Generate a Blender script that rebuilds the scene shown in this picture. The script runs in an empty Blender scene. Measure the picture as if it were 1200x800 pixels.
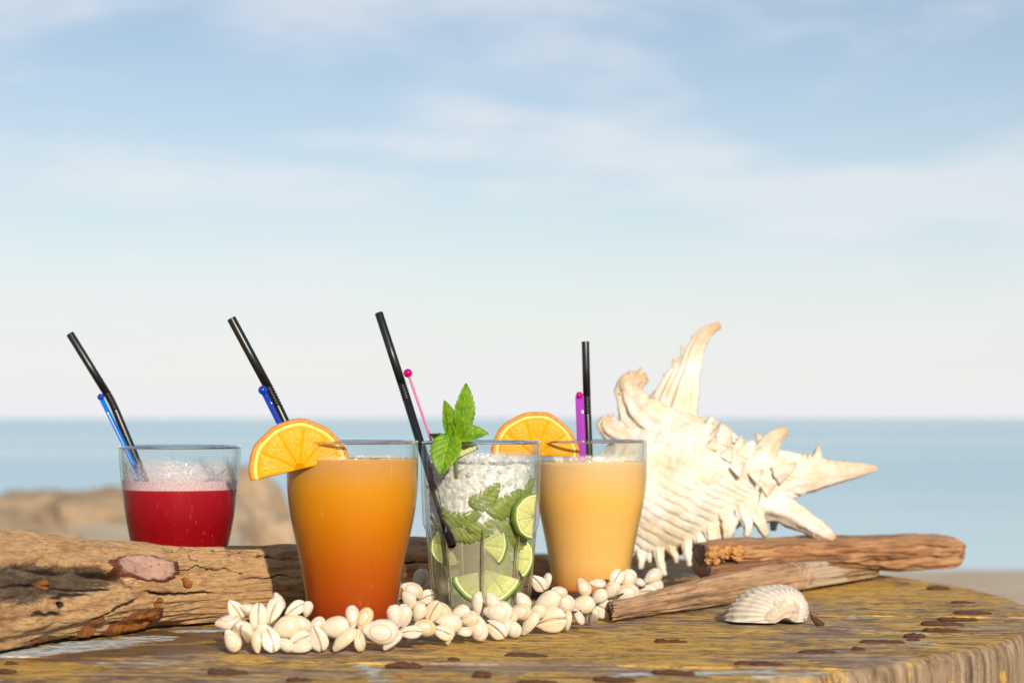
import bpy, math, random
import numpy as np
from mathutils import Vector, Matrix, noise as mn

random.seed(7); np.random.seed(7)
sc = bpy.context.scene
R = math.radians

# ------------------------------------------------------------------ camera, sky, sun
FPX = 70.0 / 36.0 * 1200.0        # focal length in photo pixels
H = 0.123                          # eye height above the table top (table top is z = 0)
HZ = 490.0                         # horizon row in the photo
cam_d = bpy.data.cameras.new('camera')
cam_d.lens = 70.0; cam_d.sensor_width = 36.0
cam_d.shift_y = (HZ - 400.0) / 1200.0
cam_d.clip_start = 0.05; cam_d.clip_end = 60000.0
cam_d.dof.use_dof = True; cam_d.dof.focus_distance = 1.16; cam_d.dof.aperture_fstop = 10.5
cam = bpy.data.objects.new('camera', cam_d); sc.collection.objects.link(cam)
cam.location = (0, 0, H); cam.rotation_euler = (math.pi / 2, 0, 0)
sc.camera = cam

SUN_EL, SUN_AZ = R(21), R(15)      # azimuth: behind the camera, turned to its right
sun_d = bpy.data.lights.new('sun', 'SUN'); sun_d.energy = 4.0; sun_d.angle = R(0.9)
sun_d.color = (1.0, 0.87, 0.69)
sun = bpy.data.objects.new('sun', sun_d); sc.collection.objects.link(sun)
sdir = Vector((math.sin(SUN_AZ) * math.cos(SUN_EL), -math.cos(SUN_AZ) * math.cos(SUN_EL), math.sin(SUN_EL)))
sun.rotation_euler = sdir.to_track_quat('Z', 'Y').to_euler()
sun.location = (1.0, -2.0, 2.0)

world = bpy.data.worlds.new('World'); sc.world = world; world.use_nodes = True
wt = world.node_tree; wt.nodes.clear()
def wn(t, **k):
    n = wt.nodes.new(t)
    for a, v in k.items(): setattr(n, a, v)
    return n
def wmath(op, a, b=None, clamp=False):
    n = wn('ShaderNodeMath', operation=op, use_clamp=clamp)
    for i, v in enumerate((a, b)):
        if v is None: continue
        if isinstance(v, (int, float)): n.inputs[i].default_value = v
        else: wt.links.new(v, n.inputs[i])
    return n.outputs[0]
sky = wn('ShaderNodeTexSky', sky_type='NISHITA', sun_disc=False, sun_elevation=SUN_EL,
         sun_rotation=math.pi - SUN_AZ, air_density=1.0, dust_density=0.35, ozone_density=1.0)
geo = wn('ShaderNodeTexCoord')
sep = wn('ShaderNodeSeparateXYZ'); wt.links.new(geo.outputs['Generated'], sep.inputs[0])
zc = wmath('MAXIMUM', sep.outputs[2], 0.0)
# clouds: thin high veil laid out on a plane overhead, seen in perspective
den = wmath('ADD', zc, 0.22)
comb = wn('ShaderNodeCombineXYZ')
wt.links.new(wmath('DIVIDE', sep.outputs[0], den), comb.inputs[0])
wt.links.new(wmath('DIVIDE', sep.outputs[1], den), comb.inputs[1])
mp = wn('ShaderNodeMapping'); wt.links.new(comb.outputs[0], mp.inputs[0])
mp.inputs['Rotation'].default_value = (0, 0, R(-20)); mp.inputs['Scale'].default_value = (1.0, 1.25, 1)
mp.inputs['Location'].default_value = (1.3, 0.35, 0.0)
n1 = wn('ShaderNodeTexNoise'); n1.inputs['Scale'].default_value = 1.55; n1.inputs['Detail'].default_value = 7
n1.inputs['Roughness'].default_value = 0.52; n1.inputs['Distortion'].default_value = 0.35
wt.links.new(mp.outputs[0], n1.inputs['Vector'])
cr = wn('ShaderNodeMapRange'); cr.interpolation_type = 'SMOOTHSTEP'
cr.inputs['From Min'].default_value = 0.43; cr.inputs['From Max'].default_value = 0.63
cr.inputs['To Max'].default_value = 0.62
n1b = wn('ShaderNodeTexNoise'); n1b.inputs['Scale'].default_value = 5.5; n1b.inputs['Detail'].default_value = 6; n1b.inputs['Roughness'].default_value = 0.6; n1b.inputs['Distortion'].default_value = 0.8
wt.links.new(mp.outputs[0], n1b.inputs['Vector'])
wt.links.new(wmath('ADD', wmath('MULTIPLY', n1.outputs[0], 0.80), wmath('MULTIPLY', n1b.outputs[0], 0.20)), cr.inputs['Value'])
mixc = wn('ShaderNodeMix', data_type='RGBA')
wt.links.new(cr.outputs[0], mixc.inputs['Factor'])
skyg = wn('ShaderNodeMix', data_type='RGBA', blend_type='MULTIPLY'); skyg.inputs['Factor'].default_value = 1.0
wt.links.new(sky.outputs[0], skyg.inputs['A']); skyg.inputs['B'].default_value = (0.79, 0.825, 0.875, 1)
wt.links.new(skyg.outputs['Result'], mixc.inputs['A'])
mixc.inputs['B'].default_value = (7.2, 7.35, 7.6, 1)
# white haze over the sea, the same all round
hz = wmath('POWER', 2.718, wmath('MULTIPLY', zc, -10.5))
hz = wmath('MULTIPLY', hz, 1.0)
mixh = wn('ShaderNodeMix', data_type='RGBA'); wt.links.new(hz, mixh.inputs['Factor'])
wt.links.new(mixc.outputs['Result'], mixh.inputs['A']); mixh.inputs['B'].default_value = (7.5, 7.48, 7.85, 1)
bg = wn('ShaderNodeBackground'); bg.inputs[1].default_value = 0.083
wt.links.new(mixh.outputs['Result'], bg.inputs[0])
wo = wn('ShaderNodeOutputWorld'); wt.links.new(bg.outputs[0], wo.inputs[0])

sc.view_settings.view_transform = 'Standard'
try: sc.view_settings.look = 'None'
except Exception: pass
sc.view_settings.exposure = 0.47; sc.view_settings.gamma = 1.0
sc.render.engine = 'CYCLES'
cy = sc.cycles
cy.use_denoising = True
try: cy.denoiser = 'OPENIMAGEDENOISE'
except Exception: pass
cy.max_bounces = 10; cy.transparent_max_bounces = 24; cy.transmission_bounces = 8
cy.glossy_bounces = 4; cy.diffuse_bounces = 4
cy.caustics_reflective = False; cy.sample_clamp_indirect = 6.0

# ------------------------------------------------------------------ helpers
COL = sc.collection
def P(px, py, d):
    """world point seen at photo pixel (px, py) at distance d"""
    return Vector(((px - 600.0) / FPX * d, d, H - (py - HZ) / FPX * d))
def dg(py):
    return FPX * H / (py - HZ)

def mesh_obj(name, verts, faces, mat=None, parent=None, smooth=True, attrs=None, mats=None, midx=None):
    me = bpy.data.meshes.new(name)
    me.from_pydata([tuple(v) for v in verts], [], [tuple(int(i) for i in f) for f in faces])
    me.validate()
    if smooth and len(me.polygons):
        me.polygons.foreach_set('use_smooth', [True] * len(me.polygons))
    for m in (mats or ([mat] if mat else [])): me.materials.append(m)
    if midx is not None: me.polygons.foreach_set('material_index', list(midx))
    if attrs:
        for k, v in attrs.items():
            a = me.attributes.new(k, 'FLOAT', 'POINT'); a.data.foreach_set('value', np.asarray(v, dtype=np.float32))
    me.update()
    o = bpy.data.objects.new(name, me); COL.objects.link(o)
    if parent: o.parent = parent
    return o
def thing(name, label, cat, loc=(0, 0, 0), group=None):
    o = bpy.data.objects.new(name, None); COL.objects.link(o); o.location = loc
    o.empty_display_size = 0.02
    o['label'] = label; o['category'] = cat
    if group: o['group'] = group
    return o
def tag(o, label, cat, group=None):
    o['label'] = label; o['category'] = cat
    if group: o['group'] = group
    return o
def adopt(root, o):
    """parent o under root without moving it"""
    o.parent = root
    bpy.context.view_layer.update()
    o.matrix_parent_inverse = root.matrix_world.inverted()
    return o

def grid_faces(nu, nv, wrap_v=False, off=0):
    f = []
    for i in range(nu - 1):
        for j in range(nv if wrap_v else nv - 1):
            j2 = (j + 1) % nv
            f.append((off + i * nv + j, off + i * nv + j2, off + (i + 1) * nv + j2, off + (i + 1) * nv + j))
    return f
def lathe(prof, n=72, mod=None, cap0=False, cap1=False, off=0):
    v = []
    for (r, z) in prof:
        for k in range(n):
            a = 2 * math.pi * k / n
            rr = mod(r, z, a) if mod else r
            v.append((rr * math.cos(a), rr * math.sin(a), z))
    f = [tuple(reversed(q)) for q in grid_faces(len(prof), n, True, off)]
    if cap0: f.append(tuple(off + k for k in range(n)))
    if cap1: f.append(tuple(off + (len(prof) - 1) * n + k for k in reversed(range(n))))
    return v, f
def sweep(pts, radii, n=12, flat=None, up=Vector((0, -1, 0)), cap=True, flute=None):
    """tube along pts; radii = (a, b) half sizes; returns verts, faces"""
    pts = [Vector(p) for p in pts]; V = []; m = len(pts)
    for i, p in enumerate(pts):
        t = (pts[min(i + 1, m - 1)] - pts[max(i - 1, 0)]).normalized()
        s = t.cross(up)
        if s.length < 1e-4: s = t.cross(Vector((0, 0, 1)))
        s.normalize(); w = s.cross(t).normalized()
        ra, rb = radii[i] if isinstance(radii[i], (tuple, list)) else (radii[i], radii[i])
        for k in range(n):
            a = 2 * math.pi * k / n
            q = 1.0 + (flute(i / (m - 1), a) if flute else 0.0)
            V.append(p + s * (math.cos(a) * ra * q) + w * (math.sin(a) * rb * q))
    F = grid_faces(m, n, True)
    if cap: F += [tuple(reversed(range(n))), tuple((m - 1) * n + k for k in range(n))]
    return V, F
def catmull(pts, n):
    pts = [np.array(p, float) for p in pts]; m = len(pts); out = []
    for q in range(n):
        t = q / (n - 1) * (m - 1); i = min(int(t), m - 2); u = t - i
        p0, p1, p2, p3 = pts[max(i - 1, 0)], pts[i], pts[i + 1], pts[min(i + 2, m - 1)]
        out.append(0.5 * ((2 * p1) + (-p0 + p2) * u + (2 * p0 - 5 * p1 + 4 * p2 - p3) * u * u + (-p0 + 3 * p1 - 3 * p2 + p3) * u ** 3))
    return out
def fb(x, y, z, o=4):
    return mn.fractal(Vector((x, y, z)), 0.9, 2.1, o)

# ------------------------------------------------------------------ material helpers
class NT:
    def __init__(s, name):
        s.m = bpy.data.materials.new(name); s.m.use_nodes = True
        s.t = s.m.node_tree; s.t.nodes.clear()
        s.out = s.t.nodes.new('ShaderNodeOutputMaterial')
    def n(s, t, **k):
        q = s.t.nodes.new(t)
        for a, v in k.items(): setattr(q, a, v)
        return q
    def set(s, sock, v):
        if isinstance(v, bpy.types.NodeSocket): s.t.links.new(v, sock)
        elif isinstance(v, (tuple, list)) and len(v) == 3 and sock.type == 'RGBA': sock.default_value = (*v, 1)
        else: sock.default_value = v
    def coord(s, scale=(1, 1, 1), kind='Object', rot=(0, 0, 0), loc=(0, 0, 0)):
        c = s.n('ShaderNodeTexCoord'); m = s.n('ShaderNodeMapping')
        s.t.links.new(c.outputs[kind], m.inputs[0]); m.inputs['Scale'].default_value = scale
        m.inputs['Rotation'].default_value = rot; m.inputs['Location'].default_value = loc
        return m.outputs[0]
    def noise(s, vec, scale, detail=4, rough=0.55, dist=0.0):
        q = s.n('ShaderNodeTexNoise'); s.t.links.new(vec, q.inputs['Vector'])
        q.inputs['Scale'].default_value = scale; q.inputs['Detail'].default_value = detail
        q.inputs['Roughness'].default_value = rough; q.inputs['Distortion'].default_value = dist
        return q.outputs[0]
    def voro(s, vec, scale, feature='F1', out=0):
        q = s.n('ShaderNodeTexVoronoi', feature=feature); s.t.links.new(vec, q.inputs['Vector'])
        q.inputs['Scale'].default_value = scale
        return q.outputs[out]
    def mr(s, v, a, b, c=0.0, d=1.0, smooth=True):
        q = s.n('ShaderNodeMapRange'); q.interpolation_type = 'SMOOTHSTEP' if smooth else 'LINEAR'
        s.set(q.inputs['Value'], v)
        for k, x in (('From Min', a), ('From Max', b), ('To Min', c), ('To Max', d)): q.inputs[k].default_value = x
        return q.outputs[0]
    def mix(s, f, a, b, blend='MIX'):
        q = s.n('ShaderNodeMix', data_type='RGBA', blend_type=blend)
        s.set(q.inputs['Factor'], f); s.set(q.inputs['A'], a); s.set(q.inputs['B'], b)
        return q.outputs['Result']
    def math(s, op, a, b=0.0, clamp=False):
        q = s.n('ShaderNodeMath', operation=op, use_clamp=clamp)
        s.set(q.inputs[0], a); s.set(q.inputs[1], b); return q.outputs[0]
    def attr(s, name):
        q = s.n('ShaderNodeAttribute', attribute_name=name); return q.outputs['Fac']
    def xyz(s, vec):
        q = s.n('ShaderNodeSeparateXYZ'); s.t.links.new(vec, q.inputs[0]); return q.outputs
    def ramp(s, v, stops):
        q = s.n('ShaderNodeValToRGB'); s.set(q.inputs[0], v)
        e = q.color_ramp.elements
        while len(e) < len(stops): e.new(0.5)
        for i, (p, c) in enumerate(stops): e[i].position = p; e[i].color = (*c, 1)
        return q.outputs[0]
    def bump(s, h, strength=0.5, dist=0.001, normal=None):
        q = s.n('ShaderNodeBump'); s.set(q.inputs['Height'], h)
        q.inputs['Strength'].default_value = strength; q.inputs['Distance'].default_value = dist
        if normal is not None: s.t.links.new(normal, q.inputs['Normal'])
        return q.outputs[0]
    def pbr(s, color, rough=0.6, normal=None, **k):
        q = s.n('ShaderNodeBsdfPrincipled'); s.set(q.inputs['Base Color'], color); s.set(q.inputs['Roughness'], rough)
        if normal is not None: s.t.links.new(normal, q.inputs['Normal'])
        for a, v in k.items(): s.set(q.inputs[a.replace('_', ' ')], v)
        return q.outputs[0]
    def mixs(s, f, a, b):
        q = s.n('ShaderNodeMixShader'); s.set(q.inputs[0], f)
        s.t.links.new(a, q.inputs[1]); s.t.links.new(b, q.inputs[2]); return q.outputs[0]
    def done(s, sh):
        s.t.links.new(sh, s.out.inputs['Surface']); return s.m

def facing(t, normal=None):
    q = t.n('ShaderNodeLayerWeight'); q.inputs['Blend'].default_value = 0.5
    if normal is not None: t.t.links.new(normal, q.inputs['Normal'])
    return q.outputs['Facing']
def glass_mat(name, tint=(0.97, 0.985, 0.98), edge=(0.62, 0.68, 0.68), rough=0.02, dew=0.0, z0=0.0, z1=1.0):
    """drinking-glass wall: Fresnel reflection over a clear, slightly tinted wall (longer path at the edges)"""
    t = NT(name)
    c = t.coord()
    h = t.math('ADD', t.noise(c, 60, 2), t.math('MULTIPLY', t.noise(c, 1400, 2), 0.10 + dew))
    nrm = t.bump(h, 0.25, 0.0006)
    f = facing(t)
    schlick = t.math('ADD', t.math('MULTIPLY', t.math('POWER', f, 5.0), 0.9), 0.02)
    tr = t.n('ShaderNodeBsdfTransparent'); t.set(tr.inputs[0], t.mix(t.math('POWER', f, 4.0), tint, edge))
    gl = t.n('ShaderNodeBsdfGlossy'); gl.inputs['Roughness'].default_value = rough; t.t.links.new(nrm, gl.inputs['Normal'])
    return t.done(t.mixs(schlick, tr.outputs[0], gl.outputs[0]))
def solid_glass(name):
    t = NT(name)
    q = t.n('ShaderNodeBsdfGlass'); q.inputs['IOR'].default_value = 1.5; q.inputs['Roughness'].default_value = 0.0
    q.inputs['Color'].default_value = (0.97, 0.985, 0.98, 1)
    return t.done(q.outputs[0])

# --- wood of the spool table
def mat_table():
    t = NT('weathered_painted_boards')
    c = t.coord(scale=(1, 1, 1))
    g = t.coord(scale=(17, 62, 60)); g2 = t.coord(scale=(48, 120, 90)); g3 = t.coord(scale=(13, 22, 10))
    grain = t.noise(g, 1.0, 6, 0.68, 0.4); fine = t.noise(g2, 1.0, 4, 0.6)
    blot = t.noise(g3, 1.0, 5, 0.6, 0.6)
    wood = t.ramp(grain, [(0.28, (0.09, 0.05, 0.028)), (0.44, (0.27, 0.175, 0.10)), (0.60, (0.46, 0.34, 0.23)), (0.75, (0.58, 0.47, 0.36))])
    wood = t.mix(t.mr(fine, 0.34, 0.52, 0.8, 0.0), wood, (0.10, 0.06, 0.035))
    rdg = t.math('ABSOLUTE', t.math('SUBTRACT', t.noise(t.coord(scale=(9, 42, 40)), 1.0, 7, 0.7, 0.3), 0.5))
    crk = t.math('MULTIPLY', t.mr(rdg, 0.003, 0.020, 1.0, 0.0), t.mr(blot, 0.40, 0.6))
    fib = t.noise(t.coord(scale=(130, 210, 200)), 1.0, 6, 0.72)
    # yellow paint, worn along the grain
    ym = t.math('ADD', t.math('MULTIPLY', blot, 0.75), t.math('MULTIPLY', fine, 0.42))
    ym = t.math('ADD', ym, t.math('MULTIPLY', t.math('SUBTRACT', fib, 0.5), 0.35))
    ym = t.math('ADD', ym, t.math('MULTIPLY', t.attr('yellow'), 0.30))
    ymask = t.mr(ym, 0.555, 0.645)
    yc = t.mix(t.mr(t.noise(t.coord(scale=(30, 110, 40)), 1.0, 4), 0.35, 0.7), (0.50, 0.27, 0.03), (0.76, 0.465, 0.065))
    col = t.mix(t.math('MULTIPLY', ymask, 0.82), wood, yc)
    # remains of pale blue paint
    pm = t.math('ADD', t.attr('pale'), t.math('MULTIPLY', t.math('SUBTRACT', t.noise(t.coord(scale=(40, 160, 60)), 1.0, 5, 0.65), 0.5), 1.3))
    pm = t.math('ADD', pm, t.math('MULTIPLY', t.math('SUBTRACT', fib, 0.5), 0.7))
    pmask = t.mr(pm, 0.46, 0.54)
    col = t.mix(t.math('MULTIPLY', pmask, 0.88), col, (0.56, 0.66, 0.70))
    # damp dark wood by the log
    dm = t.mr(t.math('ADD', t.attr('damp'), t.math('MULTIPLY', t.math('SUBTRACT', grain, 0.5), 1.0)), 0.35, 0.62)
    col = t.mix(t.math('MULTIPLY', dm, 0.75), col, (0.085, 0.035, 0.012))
    rust = t.mr(t.math('ADD', t.attr('rust'), t.math('MULTIPLY', t.math('SUBTRACT', t.noise(t.coord(scale=(120, 400, 100)), 1.0, 3), 0.5), 0.9)), 0.35, 0.75)
    col = t.mix(t.math('MULTIPLY', rust, 0.8), col, (0.11, 0.035, 0.012))
    col = t.mix(t.mr(fib, 0.36, 0.52, 0.65, 0.0), col, (0.12, 0.068, 0.03))
    col = t.mix(t.math('MULTIPLY', crk, 0.8), col, (0.045, 0.025, 0.014))
    # sawn edge: raw wood, vertical streaks
    sg = t.noise(t.coord(scale=(75, 75, 7)), 1.0, 8, 0.72, 0.6)
    side = t.ramp(sg, [(0.34, (0.06, 0.034, 0.019)), (0.47, (0.22, 0.145, 0.085)), (0.66, (0.40, 0.30, 0.195))])
    sy = t.mr(t.math('ADD', t.noise(t.coord(scale=(22, 22, 40)), 1.0, 3), t.math('MULTIPLY', t.math('SUBTRACT', sg, 0.5), 0.3)), 0.64, 0.70)
    side = t.mix(t.math('MULTIPLY', sy, 0.8), side, (0.55, 0.33, 0.03))
    col = t.mix(t.attr('side'), col, side)
    hgt = t.math('ADD', t.math('MULTIPLY', grain, 1.0), t.math('MULTIPLY', fine, 0.7))
    hgt = t.math('ADD', hgt, t.math('MULTIPLY', ymask, 0.25)); hgt = t.math('SUBTRACT', t.math('ADD', hgt, t.math('MULTIPLY', fib, 0.5)), t.math('MULTIPLY', crk, 0.5))
    nrm = t.bump(hgt, 0.75, 0.0016)
    rough = t.math('SUBTRACT', 0.72, t.math('MULTIPLY', dm, 0.35))
    return t.done(t.pbr(col, rough, nrm))
def mat_log():
    t = NT('bare_driftwood')
    u = t.attr('u'); th = t.attr('th')
    cb = t.n('ShaderNodeCombineXYZ'); t.set(cb.inputs[0], t.math('MULTIPLY', u, 1.0)); t.set(cb.inputs[1], t.math('MULTIPLY', th, 1.0))
    def st(a, b):
        m = t.n('ShaderNodeMapping'); t.t.links.new(cb.outputs[0], m.inputs[0]); m.inputs['Scale'].default_value = (a, b, 1); return m.outputs[0]
    grain = t.noise(st(9, 14), 1.0, 7, 0.62, 0.8)
    fibre = t.noise(st(45, 70), 1.0, 5, 0.62, 0.5)
    spots = t.noise(st(14, 5), 1.0, 5, 0.62, 0.5)
    col = t.ramp(grain, [(0.24, (0.30, 0.155, 0.06)), (0.38, (0.68, 0.40, 0.175)), (0.56, (0.84, 0.535, 0.265)), (0.78, (0.88, 0.64, 0.40))])
    stain = t.noise(st(2.6, 2.2), 1.0, 5, 0.6, 0.6)
    col = t.mix(t.mr(stain, 0.48, 0.68, 0.0, 0.75), col, (0.42, 0.20, 0.085))
    col = t.mix(t.mr(fibre, 0.30, 0.50, 0.50, 0.0), col, (0.34, 0.19, 0.085))
    col = t.mix(t.mr(spots, 0.60, 0.72, 0.0, 0.6), col, (0.20, 0.13, 0.085))
    rdg = t.math('ABSOLUTE', t.math('SUBTRACT', t.noise(st(2.2, 9), 1.0, 6, 0.68, 0.5), 0.5))
    crk2 = t.math('MULTIPLY', t.mr(rdg, 0.002, 0.014, 1.0, 0.0), t.mr(spots, 0.42, 0.58))
    gm = t.mr(t.math('ADD', t.attr('gouge'), t.math('ADD', t.math('MULTIPLY', t.math('SUBTRACT', fibre, 0.5), 2.2), t.math('MULTIPLY', t.math('SUBTRACT', t.noise(st(22, 16), 1.0, 5, 0.65), 0.5), 1.6))), 0.30, 0.75)
    gcol = t.ramp(t.math('ADD', t.math('MULTIPLY', t.noise(st(26, 40), 1.0, 6, 0.7, 0.6), 0.65), t.math('MULTIPLY', t.noise(st(6, 5), 1.0, 4, 0.6, 0.8), 0.35)), [(0.40, (0.015, 0.012, 0.010)), (0.48, (0.07, 0.055, 0.042)), (0.55, (0.16, 0.12, 0.085)), (0.62, (0.44, 0.29, 0.16))])
    col = t.mix(t.math('MULTIPLY', gm, 0.92), col, gcol)
    col = t.mix(t.math('MULTIPLY', crk2, 0.55), col, (0.05, 0.03, 0.017))
    col = t.mix(t.mr(t.attr('crack'), 0.25, 0.7), col, (0.03, 0.018, 0.010))
    h = t.math('SUBTRACT', t.math('ADD', t.math('MULTIPLY', grain, 0.9), t.math('MULTIPLY', fibre, 0.8)), t.math('MULTIPLY', crk2, 0.4))
    return t.done(t.pbr(col, 0.75, t.bump(h, 0.8, 0.003)))
def mat_patch(name, base, rim, gloss):
    t = NT(name); c = t.coord()
    n = t.noise(c, 160, 5, 0.65); n2 = t.noise(c, 420, 4, 0.6)
    m = t.mr(t.math('ADD', t.attr('edge'), t.math('MULTIPLY', t.math('SUBTRACT', n, 0.5), 0.9)), 0.30, 0.62)
    col = t.mix(m, base, rim)
    col = t.mix(t.mr(n2, 0.58, 0.70, 0, 0.7), col, tuple(x * 0.35 for x in rim))
    h = t.math('ADD', n, t.math('MULTIPLY', n2, 0.5))
    return t.done(t.pbr(col, t.math('ADD', gloss, t.math('MULTIPLY', m, 0.25)), t.bump(h, 0.6, 0.0015)))
def mat_slab(name, dark, mid, light, lichen=0.0):
    t = NT(name); u = t.coord(scale=(1, 1, 1), kind='Object')
    g = t.coord(scale=(10, 160, 160)); f = t.coord(scale=(30, 500, 500))
    grain = t.noise(g, 1.0, 6, 0.6, 0.5); fine = t.noise(f, 1.0, 4, 0.6); blot = t.noise(u, 38, 4, 0.6)
    col = t.ramp(grain, [(0.28, dark), (0.5, mid), (0.72, light)])
    col = t.mix(t.mr(fine, 0.32, 0.52, 0.6, 0.0), col, tuple(x * 0.5 for x in dark))
    col = t.mix(t.mr(blot, 0.55, 0.75, 0, 0.55), col, dark)
    if lichen:
        lm = t.mr(t.math('ADD', t.attr('lichen'), t.math('MULTIPLY', t.math('SUBTRACT', t.noise(u, 110, 5, 0.62), 0.5), 2.4)), 0.50, 0.66)
        col = t.mix(t.math('MULTIPLY', lm, 0.85), col, (0.46, 0.37, 0.27))
    col = t.mix(t.math('MULTIPLY', t.attr('crack'), 0.85), col, tuple(x * .3 for x in dark))
    h = t.math('ADD', grain, t.math('MULTIPLY', fine, 0.8))
    return t.done(t.pbr(col, 0.75, t.bump(h, 0.9, 0.002)))
def mat_cowrie():
    t = NT('cowrie_enamel')
    c = t.coord(); o = t.xyz(c)
    # local shell space is normalised: half length 1 in x
    rr = t.math('SQRT', t.math('ADD', t.math('POWER', t.math('DIVIDE', o[0], 0.62), 2.0), t.math('POWER', t.math('DIVIDE', o[1], 0.44), 2.0)))
    band = t.math('SUBTRACT', 1.0, t.math('ABSOLUTE', t.math('DIVIDE', t.math('SUBTRACT', rr, 1.0), 0.13)), True)
    band = t.math('MULTIPLY', band, t.mr(o[2], 0.12, 0.22))
    inf = t.n('ShaderNodeObjectInfo').outputs['Random']
    band = t.math('MULTIPLY', band, t.mr(inf, 0.15, 0.6, 0.25, 1.0))
    base = t.ramp(inf, [(0.0, (0.62, 0.53, 0.36)), (0.3, (0.64, 0.58, 0.47)), (0.6, (0.66, 0.61, 0.53)), (0.85, (0.64, 0.53, 0.43)), (1.0, (0.60, 0.48, 0.26))])
    base = t.mix(t.mr(t.noise(c, 1.7, 3), 0.4, 0.7, 0, 0.5), base, (0.60, 0.50, 0.30))
    inner = t.mr(rr, 0.5, 0.98, 0.35, 0.0)
    inner = t.math('MULTIPLY', inner, t.mr(o[2], 0.15, 0.3))
    base = t.mix(inner, base, (0.56, 0.48, 0.40))
    col = t.mix(t.math('MULTIPLY', band, 0.8), base, (0.46, 0.25, 0.05))
    col = t.mix(t.attr('slit'), col, (0.26, 0.16, 0.09))
    return t.done(t.pbr(col, 0.20, None, Subsurface_Weight=0.12, Subsurface_Radius=(0.5, 0.35, 0.25), Subsurface_Scale=0.12, Coat_Weight=0.25, Coat_Roughness=0.15))
def mat_murex():
    t = NT('chalky_cream_shell'); c = t.coord()
    n = t.noise(c, 45, 5, 0.6); n2 = t.noise(c, 260, 4, 0.6)
    col = t.mix(t.mr(n, 0.42, 0.66), (0.65, 0.615, 0.56), (0.58, 0.49, 0.36))
    col = t.mix(t.math('MULTIPLY', t.attr('tip'), 0.85), col, (0.40, 0.24, 0.10))
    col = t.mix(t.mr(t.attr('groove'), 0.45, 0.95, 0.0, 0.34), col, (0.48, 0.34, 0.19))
    return t.done(t.pbr(col, 0.6, t.bump(t.math('ADD', n, t.math('MULTIPLY', n2, 0.5)), 0.45, 0.002)))
def mat_cockle():
    t = NT('bleached_cockle'); c = t.coord()
    n = t.noise(c, 150, 5, 0.65); n2 = t.noise(c, 800, 3, 0.6)
    m = t.mr(t.math('ADD', t.attr('worn'), t.math('MULTIPLY', t.math('SUBTRACT', n, 0.5), 2.6)), 0.50, 0.85)
    col = t.mix(m, (0.60, 0.56, 0.49), (0.44, 0.37, 0.27))
    col = t.mix(t.math('MULTIPLY', t.attr('groove'), 0.6), col, (0.34, 0.26, 0.18))
    h = t.math('ADD', t.math('MULTIPLY', n, t.math('ADD', m, 0.2)), t.math('MULTIPLY', n2, 0.3))
    return t.done(t.pbr(col, 0.5, t.bump(h, 0.5, 0.0015)))
def mat_plain(name, col, rough=0.4, bump_scale=0, bump_d=0.0005, **k):
    t = NT(name); nrm = None; cc = col
    if bump_scale:
        c = t.coord(); n = t.noise(c, bump_scale, 4)
        nrm = t.bump(n, 0.6, bump_d); cc = t.mix(t.mr(n, 0.35, 0.65), col, tuple(x * 0.72 for x in col))
    return t.done(t.pbr(cc, rough, nrm, **k))
def mat_clear_plastic(name, col):
    t = NT(name)
    f = facing(t)
    tr = t.n('ShaderNodeBsdfTransparent'); tr.inputs[0].default_value = (*[min(1, x * 0.8 + 0.12) for x in col], 1)
    df = t.pbr(col, 0.15)
    return t.done(t.mixs(t.math('ADD', t.math('MULTIPLY', f, 0.5), 0.45, True), tr.outputs[0], df))
def mat_drink(name, stops, zmax, sss=0.35):
    t = NT(name); c = t.coord(); o = t.xyz(c)
    z = t.math('DIVIDE', o[2], zmax)
    z = t.math('ADD', z, t.math('MULTIPLY', t.math('SUBTRACT', t.noise(t.coord(scale=(40, 40, 14)), 1.0, 3), 0.5), 0.10))
    col = t.ramp(z, stops)
    col = t.mix(t.mr(t.noise(t.coord(scale=(900, 900, 90)), 1.0, 2), 0.66, 0.78, 0.0, 0.22), col, t.mix(0.5, col, (0.9, 0.8, 0.62)))
    return t.done(t.pbr(col, 0.6, None, Specular_IOR_Level=0.08, Subsurface_Weight=sss, Subsurface_Radius=(1.0, 0.45, 0.2), Subsurface_Scale=0.012))
def mat_film(name, col, lo, hi, zlo, zhi):
    """wet foam clinging to the glass: patchy, clear where it has run off"""
    t = NT(name); c = t.coord(); o = t.xyz(c)
    n = t.noise(t.coord(scale=(70, 70, 45)), 1.0, 5, 0.65, 0.8); b = t.voro(c, 420)
    g = t.mr(o[2], zlo, zhi, 0.55, -0.10)
    f = t.mr(t.math('ADD', n, g), lo, hi, 0.0, 0.85)
    f = t.math('MULTIPLY', f, t.mr(b, 0.1, 0.6, 1.0, 0.55))
    df = t.pbr(col, 0.2, t.bump(t.math('ADD', b, n), 0.6, 0.001))
    tr = t.n('ShaderNodeBsdfTransparent')
    return t.done(t.mixs(f, tr.outputs[0], df))
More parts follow.
